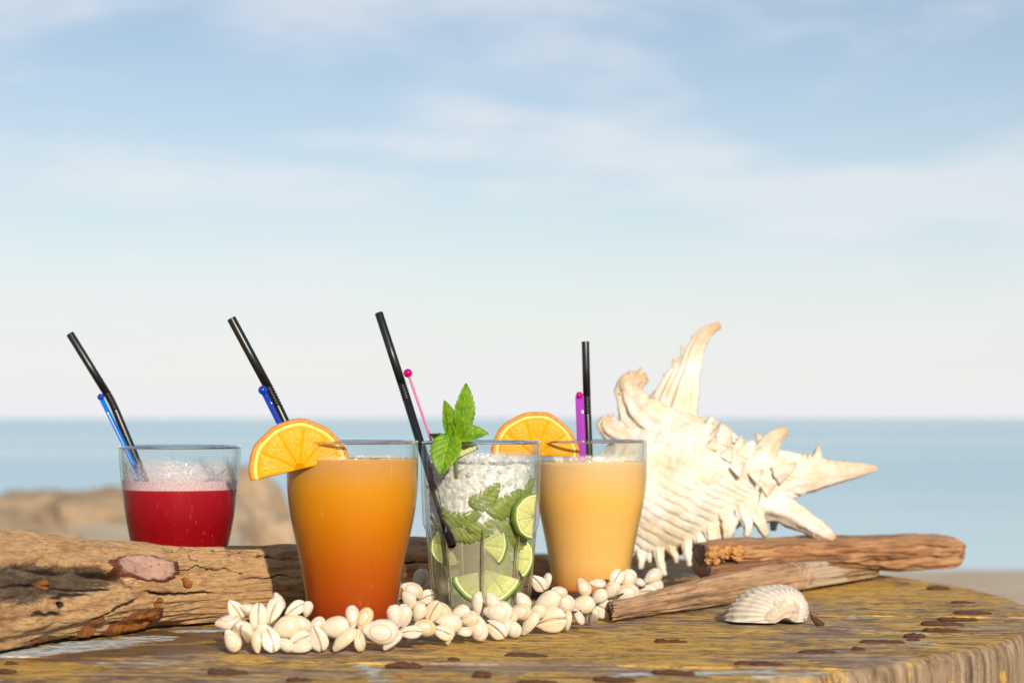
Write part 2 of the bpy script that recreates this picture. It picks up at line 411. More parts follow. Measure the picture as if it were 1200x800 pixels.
def mat_leaf(name, a, b, clear=0.0):
    t = NT(name); c = t.coord()
    uu = t.attr('u'); vv = t.attr('v')
    n = t.noise(c, 230, 4, 0.6); n2 = t.noise(c, 900, 3)
    vein = t.attr('vein')
    col = t.mix(t.mr(n, 0.3, 0.7), a, b)
    col = t.mix(t.math('MULTIPLY', vein, 0.16), col, tuple(min(1, x * 1.9 + 0.02) for x in b))
    nrm = t.bump(t.math('ADD', n, t.math('MULTIPLY', n2, 0.5)), 0.5, 0.0008)
    p = t.pbr(col, 0.42, nrm)
    tl = t.n('ShaderNodeBsdfTranslucent'); t.set(tl.inputs[0], t.mix(0.5, col, (0.35, 0.5, 0.02)))
    sh = t.mixs(0.28, p, tl.outputs[0])
    if clear:
        tr = t.n('ShaderNodeBsdfTransparent'); t.set(tr.inputs[0], t.mix(0.5, col, (0.9, 0.95, 0.6)))
        sh = t.mixs(t.mr(n, 0.35, 0.65, clear * .5, clear), sh, tr.outputs[0])
    return t.done(sh)
def mat_flesh(name, a, b, spark, wet=0.38):
    t = NT(name); c = t.coord(); o = t.xyz(c)
    ang = t.math('ARCTAN2', o[1], o[0]); rad = t.math('SQRT', t.math('ADD', t.math('POWER', o[0], 2.0), t.math('POWER', o[1], 2.0)))
    cb = t.n('ShaderNodeCombineXYZ'); t.set(cb.inputs[0], t.math('MULTIPLY', ang, 16.0)); t.set(cb.inputs[1], t.math('MULTIPLY', rad, 330.0))
    v = t.voro(cb.outputs[0], 1.0); n = t.noise(c, 500, 3)
    col = t.mix(t.mr(v, 0.15, 0.75, 0.0, 0.7), b, a)
    sp = t.mr(t.math('ADD', t.noise(cb.outputs[0], 2.6, 2), t.math('MULTIPLY', n, 0.25)), 0.76, 0.84)
    col = t.mix(t.math('MULTIPLY', sp, 0.75), col, spark)
    nrm = t.bump(t.math('ADD', v, t.math('MULTIPLY', n, 0.4)), 0.35, 0.0006)
    p = t.pbr(col, wet, nrm, Specular_IOR_Level=0.15, Subsurface_Weight=0.25, Subsurface_Radius=(1.0, 0.5, 0.1), Subsurface_Scale=0.004)
    tl = t.n('ShaderNodeBsdfTranslucent'); t.set(tl.inputs[0], col)
    return t.done(t.mixs(0.15, p, tl.outputs[0]))
def mat_ice():
    t = NT('crushed_ice_lumps'); c = t.coord()
    n = t.noise(c, 260, 4); n2 = t.noise(c, 70, 3)
    nrm = t.bump(n, 0.8, 0.0012)
    col = t.mix(t.mr(n2, 0.35, 0.65), (0.58, 0.57, 0.57), (0.74, 0.73, 0.73))
    df = t.pbr(col, 0.08, nrm, Subsurface_Weight=0.2, Subsurface_Radius=(1, 1, 1), Subsurface_Scale=0.004)
    tr = t.n('ShaderNodeBsdfTransparent'); tr.inputs[0].default_value = (0.93, 0.93, 0.92, 1)
    return t.done(t.mixs(t.mr(n2, 0.35, 0.65, 0.40, 0.75), tr.outputs[0], df))

M = {}
M['table'] = mat_table(); M['log'] = mat_log(); M['cowrie'] = mat_cowrie(); M['murex'] = mat_murex(); M['cockle'] = mat_cockle()
M['patch_pink'] = mat_patch('inner_bark_pink', (0.44, 0.27, 0.205), (0.11, 0.033, 0.014), 0.36)
M['patch_rust'] = mat_patch('inner_bark_rust', (0.30, 0.11, 0.022), (0.12, 0.036, 0.011), 0.65)
M['slab_top'] = mat_slab('driftwood_brown', (0.16, 0.065, 0.025), (0.40, 0.20, 0.085), (0.56, 0.33, 0.16))
M['slab_mid'] = mat_slab('driftwood_dark', (0.09, 0.04, 0.02), (0.22, 0.10, 0.045), (0.40, 0.21, 0.09))
M['slab_low'] = mat_slab('driftwood_grey', (0.16, 0.085, 0.045), (0.40, 0.245, 0.135), (0.54, 0.36, 0.22), 1.0)
M['rot'] = mat_plain('crumbled_wood', (0.50, 0.24, 0.08), 0.85, 300, 0.002)
M['rust'] = mat_plain('rusty_iron', (0.085, 0.030, 0.013), 0.8, 700, 0.002)
M['glass'] = glass_mat('clear_glass'); M['glass_mist'] = glass_mat('misted_glass', dew=0.5, rough=0.06)
M['rim'] = solid_glass('rim_glass')
M['black'] = mat_plain('black_plastic', (0.005, 0.005, 0.006), 0.34)
M['blue'] = mat_clear_plastic('blue_plastic', (0.01, 0.07, 0.55)); M['sky_blue'] = mat_clear_plastic('light_blue_plastic', (0.0, 0.22, 0.75))
M['magenta'] = mat_clear_plastic('magenta_plastic', (0.60, 0.0, 0.24)); M['violet'] = mat_clear_plastic('violet_plastic', (0.50, 0.07, 0.62))
M['pink'] = mat_clear_plastic('pink_plastic', (0.80, 0.25, 0.42))
M['cord'] = mat_plain('thread', (0.05, 0.04, 0.03), 0.8)
M['rind_o'] = mat_plain('orange_peel', (0.74, 0.24, 0.004), 0.35, 900, 0.0006); M['pith_o'] = mat_plain('orange_pith', (0.78, 0.52, 0.12), 0.6)
M['flesh_o'] = mat_flesh('orange_flesh', (0.82, 0.335, 0.0008), (0.84, 0.375, 0.001), (0.92, 0.56, 0.08))
M['rind_l'] = mat_plain('lime_peel', (0.15, 0.25, 0.025), 0.35, 900, 0.0005); M['pith_l'] = mat_plain('lime_pith', (0.58, 0.62, 0.34), 0.5)
M['flesh_l'] = mat_flesh('lime_flesh', (0.46, 0.49, 0.15), (0.60, 0.62, 0.28), (0.75, 0.75, 0.5))
M['mint'] = mat_leaf('mint_leaf', (0.09, 0.23, 0.006), (0.21, 0.38, 0.012)); M['mint_wet'] = mat_leaf('steeped_mint', (0.22, 0.29, 0.03), (0.42, 0.48, 0.11), 0.42)
M['ice'] = mat_ice()

# ------------------------------------------------------------------ setting: sea, beach
def mat_sea():
    t = NT('sea_water')
    c = t.coord(scale=(0.04, 0.10, 1)); c2 = t.coord(scale=(0.006, 0.035, 1)); c3 = t.coord(scale=(0.5, 1.1, 1))
    h = t.math('ADD', t.noise(c3, 1.0, 4, 0.6), t.math('MULTIPLY', t.noise(c, 1.0, 4), 3.0))
    b = t.noise(c2, 1.0, 7, 0.62)
    col = t.mix(t.mr(b, 0.35, 0.65), (0.22, 0.48, 0.60), (0.66, 0.82, 0.86))
    return t.done(t.pbr(col, t.mr(b, 0.3, 0.7, 0.18, 0.34), t.bump(h, 0.16, 0.25), IOR=1.33))
SEA_Z = -0.95
xs = np.array([-30000, -4000, -600, -90, -30, -12, 0, 12, 30, 90, 600, 4000, 30000.0]); ys = np.array([-60, 8, 14, 22, 40, 90, 250, 900, 4000, 15000, 40000.0])
V = [(x, y, SEA_Z) for y in ys for x in xs]
F = [tuple(reversed(f)) for f in grid_faces(len(ys), len(xs))]
o = mesh_obj('sea', V, F, mat_sea()); o['kind'] = 'structure'
def mat_sand():
    t = NT('beach_sand'); c = t.coord()
    n = t.noise(c, 1.4, 5, 0.6); n2 = t.noise(c, 60, 4, 0.7)
    col = t.mix(t.mr(n, 0.35, 0.65), (0.54, 0.43, 0.30), (0.62, 0.52, 0.40))
    col = t.mix(t.mr(n2, 0.5, 0.7, 0, 0.4), col, (0.30, 0.23, 0.16))
    return t.done(t.pbr(col, 0.9, t.bump(t.math('ADD', n, n2), 0.6, 0.03)))
def shore(x):
    s = 13.7 + 0.25 * math.sin(x * 0.7) + 0.12 * math.sin(x * 1.9 + 1)
    k = 1 / (1 + math.exp((x + 2.15) * 3.2))
    return s + k * 8.5
def sand_z(x, y):
    e = shore(x) - y                                   # metres inland
    z = SEA_Z + 0.012 + 0.16 * (1 - math.exp(-max(e, 0) / 3.0)) - 0.10 * max(-e, 0)
    w = 0.5 + 0.5 * math.tanh((e - 1.0) * 1.5)
    z += w * (0.05 * fb(x * 0.6, y * 0.6, 3.0) + 0.012 * fb(x * 4, y * 4, 1.0))
    return max(z, -3.0)
gx = np.concatenate([np.linspace(-40, -9, 32), np.linspace(-8.7, 8.7, 117), np.linspace(9, 40, 32)])
gy = np.concatenate([np.linspace(-20, 3.5, 20), np.linspace(4, 26, 150)])
V = [(x, y, sand_z(x, y)) for y in gy for x in gx]
o = mesh_obj('beach', V, [tuple(reversed(f)) for f in grid_faces(len(gy), len(gx))], mat_sand()); o['kind'] = 'structure'

def mat_rock():
    t = NT('beach_rock'); c = t.coord()
    n = t.noise(c, 5, 6, 0.62, 0.4); n2 = t.noise(c, 26, 5, 0.62)
    inf = t.n('ShaderNodeObjectInfo').outputs['Random']
    base = t.mix(inf, (0.50, 0.37, 0.24), (0.40, 0.28, 0.17))
    col = t.mix(t.mr(n, 0.38, 0.66), base, (0.34, 0.25, 0.165))
    col = t.mix(t.mr(n2, 0.55, 0.7, 0, 0.6), col, (0.48, 0.37, 0.24))
    return t.done(t.pbr(col, 0.85, t.bump(t.math('ADD', n, n2), 0.8, 0.06)))
M['rock'] = mat_rock()
def rock(px, ybase, d, w, h, seed, label):
    nu, nv = 20, 30; V = []
    for i in range(nu):
        a = math.pi * i / (nu - 1)
        for j in range(nv):
            b = 2 * math.pi * j / nv
            v = Vector((math.sin(a) * math.cos(b), math.sin(a) * math.sin(b), math.cos(a)))
            k = 1 + 0.34 * fb(v.x * 1.2 + seed, v.y * 1.2, v.z * 1.2, 3) + 0.09 * fb(v.x * 5, v.y * 5 + seed, v.z * 5, 3)
            v = v * k
            if v.z < -0.25: v.z = -0.25 + (v.z + 0.25) * 0.2
            V.append((v.x * w * 1.35, v.y * w * 0.9, v.z * h * 0.9))
    o = mesh_obj('beach_rock', V, grid_faces(nu, nv, True), M['rock'])
    x = (px - 600) / FPX * d
    o.location = (x, d, sand_z(x, d) + h * 0.12); o.rotation_euler = (0, 0, seed)
    tag(o, label, 'rock', 'rocks on the sand by the water')
for a in [(-30, 0, 17.0, .55, .20, 1.3, 'brown rock at the far left end of the row, cut by the frame'),
          (38, 0, 18.6, .62, .25, 2.1, 'broad brown rock beyond the left end of the driftwood log'),
          (82, 0, 19.6, .36, .24, 3.7, 'small peaked rock between two broad rocks left of the red drink'),
          (122, 0, 18.0, .50, .27, 4.4, 'rounded brown rock just left of the red drink'),
          (60, 0, 14.6, .22, .10, 5.2, 'flat pale rock lying low in the sand before the rock row'),
          (185, 0, 18.8, .55, .30, 6.6, 'broad rock hidden for the most part behind the red drink'),
          (245, 0, 18.2, .40, .33, 7.9, 'brown rock right behind the red drink towards the orange drink'),
          (292, 0, 19.4, .42, .50, 8.3, 'tall dark rock seen between red drink and orange slice'),
          (322, 0, 15.6, .24, .27, 9.1, 'pale tan boulder seen just left of the orange drink'),
          (352, 0, 19.6, .30, .34, 10.4, 'last rock of the row, behind the left edge of the orange drink')]:
    rock(*a)

# ------------------------------------------------------------------ the cable-spool table
TC = Vector((-0.155, 1.36, 0)); TR = 0.5; TTH = 0.062; TROT = R(-7)
table = thing('spool_table', 'round weathered plank table with worn yellow and pale blue paint', 'table', (TC.x, TC.y, 0))
table.rotation_euler = (0, 0, TROT)
cR, sR = math.cos(TROT), math.sin(TROT)
def w2t(x, y):
    dx, dy = x - TC.x, y - TC.y
    return cR * dx + sR * dy, -sR * dx + cR * dy
STAPLES = [(1100, 689, 28), (1129, 706, 30), (1140, 717, 45), (1122, 725, 48), (1104, 730.5, 50), (1104, 738, 46), (1034, 752, 55), (1072, 744, 26),
           (1071, 749, 14), (1007, 760, 15), (959, 764, 49), (900, 778, 42), (787, 752, 42), (789, 787, 52), (888, 777, 55), (720, 795, 52),
           (473, 779, 45), (532, 772, 10), (617, 767, 52), (630, 799, 50), (267, 787, 50), (7, 786, 26), (12, 777, 12), (350, 796, 30), (565, 790, 22)]
ST_T = []
for (px, py, w) in STAPLES:
    d = dg(py); x = (px - 600) / FPX * d
    tx, ty = w2t(x, d); ST_T.append((tx, ty, w / FPX * d))
def capsule(x, y, a, b, r):
    ax, ay = w2t(*a); bx, by = w2t(*b)
    dx, dy = bx - ax, by - ay; L = dx * dx + dy * dy + 1e-9
    t = np.clip(((x - ax) * dx + (y - ay) * dy) / L, 0, 1)
    return np.clip(1.0 - np.hypot(x - ax - t * dx, y - ay - t * dy) / r, 0, 1)
def px2w(px, py):
    d = dg(py); return ((px - 600) / FPX * d, d)
PALE = [((25, 763), (120, 754), .030, 1.15), ((100, 752), (175, 746), .026, 1.1), ((215, 738), (262, 737), .014, .9), ((425, 774), (450, 800), .018, .55), ((730, 787), (900, 784), .014, .75),
        ((1066, 752), (1092, 753), .008, 1.0), ((120, 775), (240, 772), .012, .6), ((990, 735), (1090, 741), .010, .62), ((880, 792), (960, 785), .012, .65), ((960, 720), (1060, 722), .010, .5)]
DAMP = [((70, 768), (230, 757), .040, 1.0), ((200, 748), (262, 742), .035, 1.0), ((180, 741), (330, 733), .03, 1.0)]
YEL = [((900, 690), (1080, 690), .10, 1.0), ((600, 760), (760, 752), .07, .7), ((0, 778), (60, 782), .03, .9)]
edges = [-0.52, -0.455, -0.335, -0.192, -0.062, 0.075, 0.213, 0.345, 0.47, 0.52]
NX, NY = 230, 44
for bi in range(len(edges) - 1):
    y0, y1 = edges[bi] + 0.0006, edges[bi + 1] - 0.0006
    y0, y1 = max(y0, -TR + 0.004), min(y1, TR - 0.004)
    rows = np.concatenate([[y0, y0 + 0.0012], np.linspace(y0 + 0.003, y1 - 0.003, NY - 4), [y1 - 0.0012, y1]])
    lift = random.uniform(-0.0010, 0.0008)
    top = np.zeros((NY, NX, 3)); side_a = np.zeros((NY, NX))
    for i, yy in enumerate(rows):
        half = math.sqrt(max(TR * TR - yy * yy, 1e-6))
        e = np.linspace(-1, 1, NX - 12)
        xsr = np.concatenate([[-half] * 6, e * (half - 0.006), [half] * 6])
        # rounded, worn rim then the sawn edge going down
        for q, (dx, dz) in enumerate([(-0.001, -TTH), (0.001, -TTH * 0.66), (0.0005, -TTH * 0.33), (0.0, -0.010), (-0.0012, -0.0042), (-0.0036, -0.0012)]):
            for sgn, col in ((-1, q), (1, NX - 1 - q)):
                wob = 0.0022 * fb(yy * 30, sgn * 5, dz * 20 + 3)
                xsr[col] = sgn * (half + dx + wob)
                top[i, col, 2] = dz
                side_a[i, col] = 1.0 if q < 5 else 0.7
        top[i, :, 0] = xsr; top[i, :, 1] = yy
    for i in range(NY):
        for j in range(NX):
            x, y = top[i, j, 0], top[i, j, 1]
            if 5 < j < NX - 6:
                z = 0.0005 * fb(x * 9, y * 160, bi, 3) + 0.0008 * fb(x * 4, y * 12, 7.0 + bi, 3)
                top[i, j, 2] = z + lift * 0.6 - 0.0008
            if i in (0, NY - 1): top[i, j, 2] -= 0.0012 if j > 3 and j < NX - 4 else 0
    X, Y = top[:, :, 0].ravel(), top[:, :, 1].ravel()
    pale = np.zeros_like(X); damp = np.zeros_like(X); yel = np.zeros_like(X); rust = np.zeros_like(X)
    for (a, b, r, k) in PALE: pale = np.maximum(pale, k * capsule(X, Y, px2w(*a), px2w(*b), r))
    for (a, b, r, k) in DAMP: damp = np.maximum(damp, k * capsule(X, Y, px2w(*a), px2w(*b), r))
    for (a, b, r, k) in YEL: yel = np.maximum(yel, k * capsule(X, Y, px2w(*a), px2w(*b), r))
    for (sx, sy, w) in ST_T:
        rust = np.maximum(rust, np.clip(1 - np.hypot((X - sx) / (w * 0.75), (Y - sy) / 0.007), 0, 1))
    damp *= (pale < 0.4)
    verts = [tuple(v) for v in top.reshape(-1, 3)]
    n0 = len(verts)
    verts += [(x, y, -TTH) for x, y in zip(X[:NX], Y[:NX])] + [(x, y, -TTH) for x, y in zip(X[-NX:], Y[-NX:])]
    f = [tuple(reversed(q)) for q in grid_faces(NY, NX)]
    for j in range(NX - 1):
        f.append((j, j + 1, n0 + j + 1, n0 + j)); b = (NY - 1) * NX
        f.append((b + j + 1, b + j, n0 + NX + j, n0 + NX + j + 1)); f.append((n0 + j, n0 + j + 1, n0 + NX + j + 1, n0 + NX + j))
    ext = [0.0] * (2 * NX)
    mesh_obj('plank', verts, f, M['table'], table, attrs={'pale': list(pale) + ext, 'damp': list(damp) + ext, 'yellow': list(yel) + ext,
             'rust': list(rust) + ext, 'side': list(side_a.ravel()) + [1.0] * (2 * NX)})
# rusty staples left in the boards
for k, (sx, sy, w) in enumerate(ST_T):
    n = 13; pts = []; rad = []
    for i in range(n):
        t = i / (n - 1) - 0.5
        pts.append((sx + t * w, sy + 0.0012 * fb(k, t * 3, 1), -0.0002 + 0.0005 * fb(k * 2.0, t * 4, 5) - .0007 * max(0, t)))
        e = math.sqrt(max(0.0, 1 - (2 * t) ** 8)) * (1 - .55 * max(0, t) - (.25 * max(0, -t) if k % 3 else 0)); rad.append((0.0026 * e * random.uniform(0.85, 1.1) + 0.0003, 0.0014 * e * random.uniform(0.75, 1.2) * (1.25 if k % 4 == 0 else .9) + 0.0002))
    v, f = sweep(pts, rad, 8, up=Vector((0, 0, 1)))
    mesh_obj('rusty_staple', v, f, M['rust'], table)
d = dg(731); sx, sy = w2t((957 - 600) / FPX * d, d)
v, f = sweep([(sx + 0.004, sy, -0.001), (sx + 0.001, sy, 0.0008), (sx - 0.0022, sy, 0.0035), (sx - 0.0038, sy, 0.0062)], [.0018, .0022, .0014, .0004], 8)
mesh_obj('bent_nail', v, f, M['rust'], table)
# spool drum and lower flange carrying the top
for k in range(18):
    a0, a1 = 2 * math.pi * k / 18 + 0.01, 2 * math.pi * (k + 1) / 18 - 0.01
    V = []
    for z in (-0.80, -TTH - 0.002):
        for (r, a) in ((0.235, a0), (0.255, a0), (0.255, a1), (0.235, a1)): V.append((r * math.cos(a), r * math.sin(a), z))
    f = [(0, 1, 5, 4), (1, 2, 6, 5), (2, 3, 7, 6), (3, 0, 4, 7), (4, 5, 6, 7), (3, 2, 1, 0)]
    mesh_obj('stave', V, f, M['slab_low'], table, smooth=False)
v, f = lathe([(0.5, -0.86), (0.5, -0.802), (0.0001, -0.802)], 64, cap0=True)
mesh_obj('lower_flange', v, f, M['slab_low'], table)

# ------------------------------------------------------------------ driftwood log
LOGP = [(-110, 1.000, .0335), (0, 1.072, .0314), (70, 1.112, .0290), (130, 1.150, .0262), (190, 1.182, .0243), (233, 1.200, .0235), (317, 1.236, .0224), (400, 1.270, .0222), (490, 1.312, .0220), (570, 1.355, .0195), (640, 1.40, .0125), (662, 1.415, .006)]
NU, NTH = 280, 230
ctr = [Vector(((p - 600) / FPX * d, d, r * 0.97)) for p, d, r in LOGP]
cs = catmull([tuple(c) + (r, p) for c, (p, d, r) in zip(ctr, LOGP)], NU)
CR = [  # cracks: (px, y) polyline, width rad, depth m
    ([(228, 645), (290, 648), (345, 652), (420, 655), (520, 656)], .045, .005), ([(48, 664), (80, 666), (104, 672), (112, 686), (122, 676)], .07, .006),
    ([(0, 700), (35, 697), (72, 693)], .03, .002), ([(120, 690), (170, 695), (238, 691)], .035, .003), ([(90, 640), (104, 648), (120, 646)], .03, .001),
    ([(-40, 655), (10, 664), (48, 664)], .05, .004), ([(-60, 684), (0, 682), (60, 690), (100, 686)], .035, .003), ([(-30, 722), (10, 716), (40, 718)], .03, .0022), ([(30, 740), (70, 722), (130, 690)], .03, .0016), ([(250, 676), (300, 672), (330, 674)], .025, .0015), ([(160, 664), (220, 662), (280, 668)], .02, .0010), ([(150, 641), (205, 642), (300, 646)], .02, .001)]
info = []
for c in cs:
    p = Vector(c[:3]); d = p.y; ytop = HZ + (H - (p.z + c[3])) * FPX / d; ybot = HZ + (H - (p.z - c[3])) * FPX / d
    info.append((ytop, ybot))
def th_of(i, y):
    a, b = info[i]; q = max(-1, min(1, 1 - 2 * (y - a) / (b - a))); return math.acos(q)
LV, lu, lth, lg, lc = [], [], [], [], []
LN = []
for i, c in enumerate(cs):
    p = Vector(c[:3]); r = c[3]; px = c[4]
    a, b = cs[max(i - 1, 0)], cs[min(i + 1, NU - 1)]
    t = (Vector(b[:3]) - Vector(a[:3])).normalized(); front = t.cross(Vector((0, 0, 1))).normalized()
    if front.y > 0: front = -front
    up = Vector((0, 0, 1))
    u = px / 100.0
    for k in range(NTH):
        th = 2 * math.pi * k / NTH
        dirv = up * math.cos(th) + front * math.sin(th)
        cx, cz = math.cos(th), math.sin(th)
        g = 0.0024 * fb(u * 1.2, cx * 5, cz * 5, 4) + 0.0036 * fb(u * 0.7 + 9, cx * 1.4, cz * 1.4, 3) + 0.0005 * fb(u * 5, cx * 22, cz * 22, 3)
        gouge = 0.0; crk = 0.0
        if 0 < th < math.pi:
            yy = info[i][0] + (1 - math.cos(th)) / 2 * (info[i][1] - info[i][0])
            wob = 8 * fb(px * 0.03, yy * 0.05, 4.0, 3)
            # weathered hollow at the left, pointed to the right
            lo, hi = 655 + wob * 0.6 + max(0, (px - 60)) * 0.25, 708 - max(0, px) * 0.22 + wob
            e = min((yy - lo) / 3.5, (hi - yy) / 9.0); e = min(e, (112 - px) / 14.0)
            gouge = max(0.0, min(1.0, e))
            g -= 0.0052 * gouge - 0.0012 * gouge * fb(px * .05, yy * .25, 8.0, 4)
            # ridge of the fork below the hollow
            rid = yy - (745 - px * 0.42); g += 0.0016 * math.exp(-(rid / 14) ** 2) * (1 if px < 160 else 0)
            hole = math.hypot((px - 26) / 9, (yy - 707) / 5.5); g -= 0.006 * max(0, 1 - hole); crk = max(crk, min(1, 1.6 * max(0, 1 - hole)))
            for pl, w, dep in CR:
                if pl[0][0] - 4 < px < pl[-1][0] + 4:
                    yc = np.interp(px, [q[0] for q in pl], [q[1] for q in pl]) + 3.0 * fb(px * 0.06, 2.0, dep * 900, 3)
                    dt = (th - th_of(i, yc)) / w
                    fade = min(1, (px - pl[0][0] + 4) / 25, (pl[-1][0] + 4 - px) / 25)
                    s = math.exp(-dt * dt) * max(0, fade); g -= dep * s; crk = max(crk, s)
        q = p + dirv * (r * (1.0 if abs(cz) < .999 else 1.0) + g)
        if q.z < 0.0007: q.z = 0.0007
        LV.append(q); lu.append(u); lth.append(abs(((th + math.pi) % (2 * math.pi)) - math.pi) * 2.2); lg.append(gouge); lc.append(crk); LN.append(dirv)
LF = grid_faces(NU, NTH, True) + [tuple(reversed(range(NTH))), tuple((NU - 1) * NTH + k for k in range(NTH))]
log = mesh_obj('driftwood_log', LV, LF, M['log'], attrs={'u': lu, 'th': lth, 'gouge': lg, 'crack': lc})
tag(log, 'long pale tan driftwood log with a grey hollow and brown bark patches', 'driftwood')
pxs = np.array([c[4] for c in cs])
def log_patch(name, mat, cx, cy, hx, hy, tilt, seed, thick=0.0016):
    """a remnant of bark that follows the log's surface"""
    n, m = 30, 18; V, E = [], []
    ct, st = math.cos(tilt), math.sin(tilt)
    for a in range(n):
        for b in range(m):
            q = (a / (n - 1) * 2 - 1, b / (m - 1) * 2 - 1)
            # square to disc, with a ragged outline
            x_, y_ = q[0] * math.sqrt(1 - q[1] ** 2 / 2), q[1] * math.sqrt(1 - q[0] ** 2 / 2)
            rr = math.hypot(x_, y_); an = math.atan2(y_, x_)
            k = 1.04 + 0.12 * fb(math.cos(an) * 1.6 + seed, math.sin(an) * 1.6, seed, 2) + 0.07 * fb(math.cos(an) * 7 + seed, math.sin(an) * 7, seed, 3)
            x, y = x_ * k * hx, y_ * k * hy
            px, py = cx + x * ct - y * st, cy + x * st + y * ct
            fi = float(np.interp(px, pxs, np.arange(NU))); i = int(min(fi, NU - 2)); f = fi - i
            th = th_of(i, py); kk = th / (2 * math.pi) * NTH; k0 = int(kk) % NTH; g = kk - int(kk); k1 = (k0 + 1) % NTH
            v = (LV[i * NTH + k0] * (1 - g) + LV[i * NTH + k1] * g) * (1 - f) + (LV[(i + 1) * NTH + k0] * (1 - g) + LV[(i + 1) * NTH + k1] * g) * f
            lift = thick * min(1, (1 - rr) * 5) * (1 + 0.4 * fb(px * .1, py * .1, seed, 3)) - (0.0012 if rr > 0.97 else 0)
            V.append(v + LN[i * NTH + k0] * lift); E.append(max(0, min(1, (rr - 0.58) / 0.42)))
    o = mesh_obj(name, V, grid_faces(n, m), mat, None, attrs={'edge': E}); o.parent = log
    return o
log_patch('bark_patch', M['patch_pink'], 137, 663, 47, 15.5, R(4), 1.0, .0022)
log_patch('bark_patch', M['patch_rust'], 127, 727, 36, 15, R(-22), 2.0, .0022)
log_patch('bark_patch', M['patch_rust'], 74, 735, 8, 17, R(12), 3.3, .0014)
log_patch('bark_patch', M['patch_rust'], 12, 752, 12, 8, R(-10), 4.1, .0012)
log_patch('bark_patch', M['patch_rust'], 190, 680, 8, 6, R(30), 5.6, .0012)
log_patch('bark_patch', M['patch_rust'], 149, 703, 5, 7, R(20), 6.2, .0010)
log_patch('bark_patch', M['patch_rust'], 10, 682, 9, 8, R(40), 7.2, .0012)
log_patch('bark_patch', M['patch_pink'], 207, 653, 6, 3.5, R(20), 8.2, .0008)

# ------------------------------------------------------------------ driftwood slab on the right
slab = thing('driftwood_slab', 'split reddish driftwood slab with a long grey splinter in front of the spiny shell', 'driftwood', P(940, 690, 1.40))
def loft(name, mat, secs, n=90, m=44, amp=0.001, seed=0.0, attrs_fn=None, sq=3.2, parent=slab, endrough=0.0, splits=()):
    """secs: (px, d, ytop, ybot, depth_m) – a squarish bar, grain running along it"""
    S = catmull(secs, n); V = []; A = []; CK = []
    lines = [(math.pi * q_, w_, d_, random.uniform(0, 9)) for q_, w_, d_ in splits]
    pts = [Vector(((s[0] - 600) / FPX * s[1], s[1], 0)) for s in S]
    root = parent.location
    ax = (pts[-1] - pts[0]).normalized(); bx = Vector((-ax.y, ax.x, 0)); sk = Vector((-.12, .99, 0))
    mat_l = Matrix((ax, bx, Vector((0, 0, 1)))).transposed()      # local frame: x along the grain
    inv = mat_l.inverted()
    for i, s in enumerate(S):
        z1, z0 = H - (s[2] - HZ) / FPX * s[1], H - (s[3] - HZ) / FPX * s[1]
        z0 = max(z0, 0.0006)
        hz_, hd = max((z1 - z0) / 2, 0.0005), s[4] / 2
        c = pts[i] + Vector((0, 0, (z0 + z1) / 2)) + sk * hd
        for k in range(m):
            a = 2 * math.pi * k / m; ca, sa = math.cos(a), math.sin(a)
            q = (abs(ca) ** sq + abs(sa) ** sq) ** (-1 / sq)
            g = 1 + (amp / max(hz_, .004)) * (fb(i * 0.045 + seed, ca * 4.5, sa * 4.5, 4) + 0.35 * fb(i * 0.02 + seed, ca * 10, sa * 10, 3))
            ck = 0.0
            for a0, w_, d_, sd_ in lines:
                q_ = (a - a0 - .30 * fb(i * .035, sd_, 0.5, 3)) / w_
                f_ = math.exp(-q_ * q_) * max(0.0, min(1.0, .55 + 1.6 * fb(i * .05, sd_ + 4, 2.5, 2)))
                g -= d_ / max(min(hz_, hd), .004) * f_; ck = max(ck, f_)
                if 0 < q_ < 5: g += .25 * d_ / max(min(hz_, hd), .004) * math.exp(-q_ * .7)
            CK.append(max(0, min(1, (ck - .35) * 1.8)))
            e = 0.0
            if i < 3 or i > n - 4: e = endrough * fb(ca * 3 + seed, sa * 3, i * 0.3, 4)
            w = c + sk * (-ca * q * hd * g) + Vector((0, 0, sa * q * hz_ * g)) + ax * e
            w.z = max(w.z, 0.0006)
            V.append(w); A.append((s[0], HZ + (H - w.z) * FPX / s[1]))
    o0 = Vector(pts[0]) + Vector((0, 0, 0.01))
    LVv = [inv @ (v - o0) for v in V]
    at = {'crack': CK}
    if attrs_fn: at['lichen'] = [attrs_fn(*a) for a in A]
    o = mesh_obj(name, LVv, [tuple(reversed(f)) for f in grid_faces(n, m, True)] + [tuple(range(m)), tuple((n - 1) * m + k for k in reversed(range(m)))], mat, None, attrs=at)
    o.parent = parent; o.matrix_local = Matrix.Translation(o0 - root) @ mat_l.to_4x4()
    return o
def lich(px, py):
    return max(0.0, min(1.0, 0.95 - abs(px - 968) / 70.0))
loft('splinter', M['slab_low'], [(718, 1.205, 707, 728, .016), (745, 1.225, 702, 727, .018), (800, 1.262, 687, 716, .020), (850, 1.30, 675, 709, .024), (905, 1.36, 664, 703, .034), (960, 1.43, 654, 694, .042), (1012, 1.50, 651, 684, .045), (1030, 1.53, 655, 678, .04)], amp=.0011, seed=2, attrs_fn=lich, endrough=.004, sq=3.6, m=110, splits=[(.10, .05, .0012), (1.93, .06, .0012), (.22, .05, .001), (1.84, .05, .0014)])
loft('middle_layer', M['slab_mid'], [(833, 1.325, 664, 684, .035), (850, 1.335, 660, 682, .045), (900, 1.375, 655, 679, .05), (960, 1.435, 648, 672, .05), (1010, 1.49, 644, 668, .05)], amp=.0007, seed=5, endrough=.0015, sq=5)
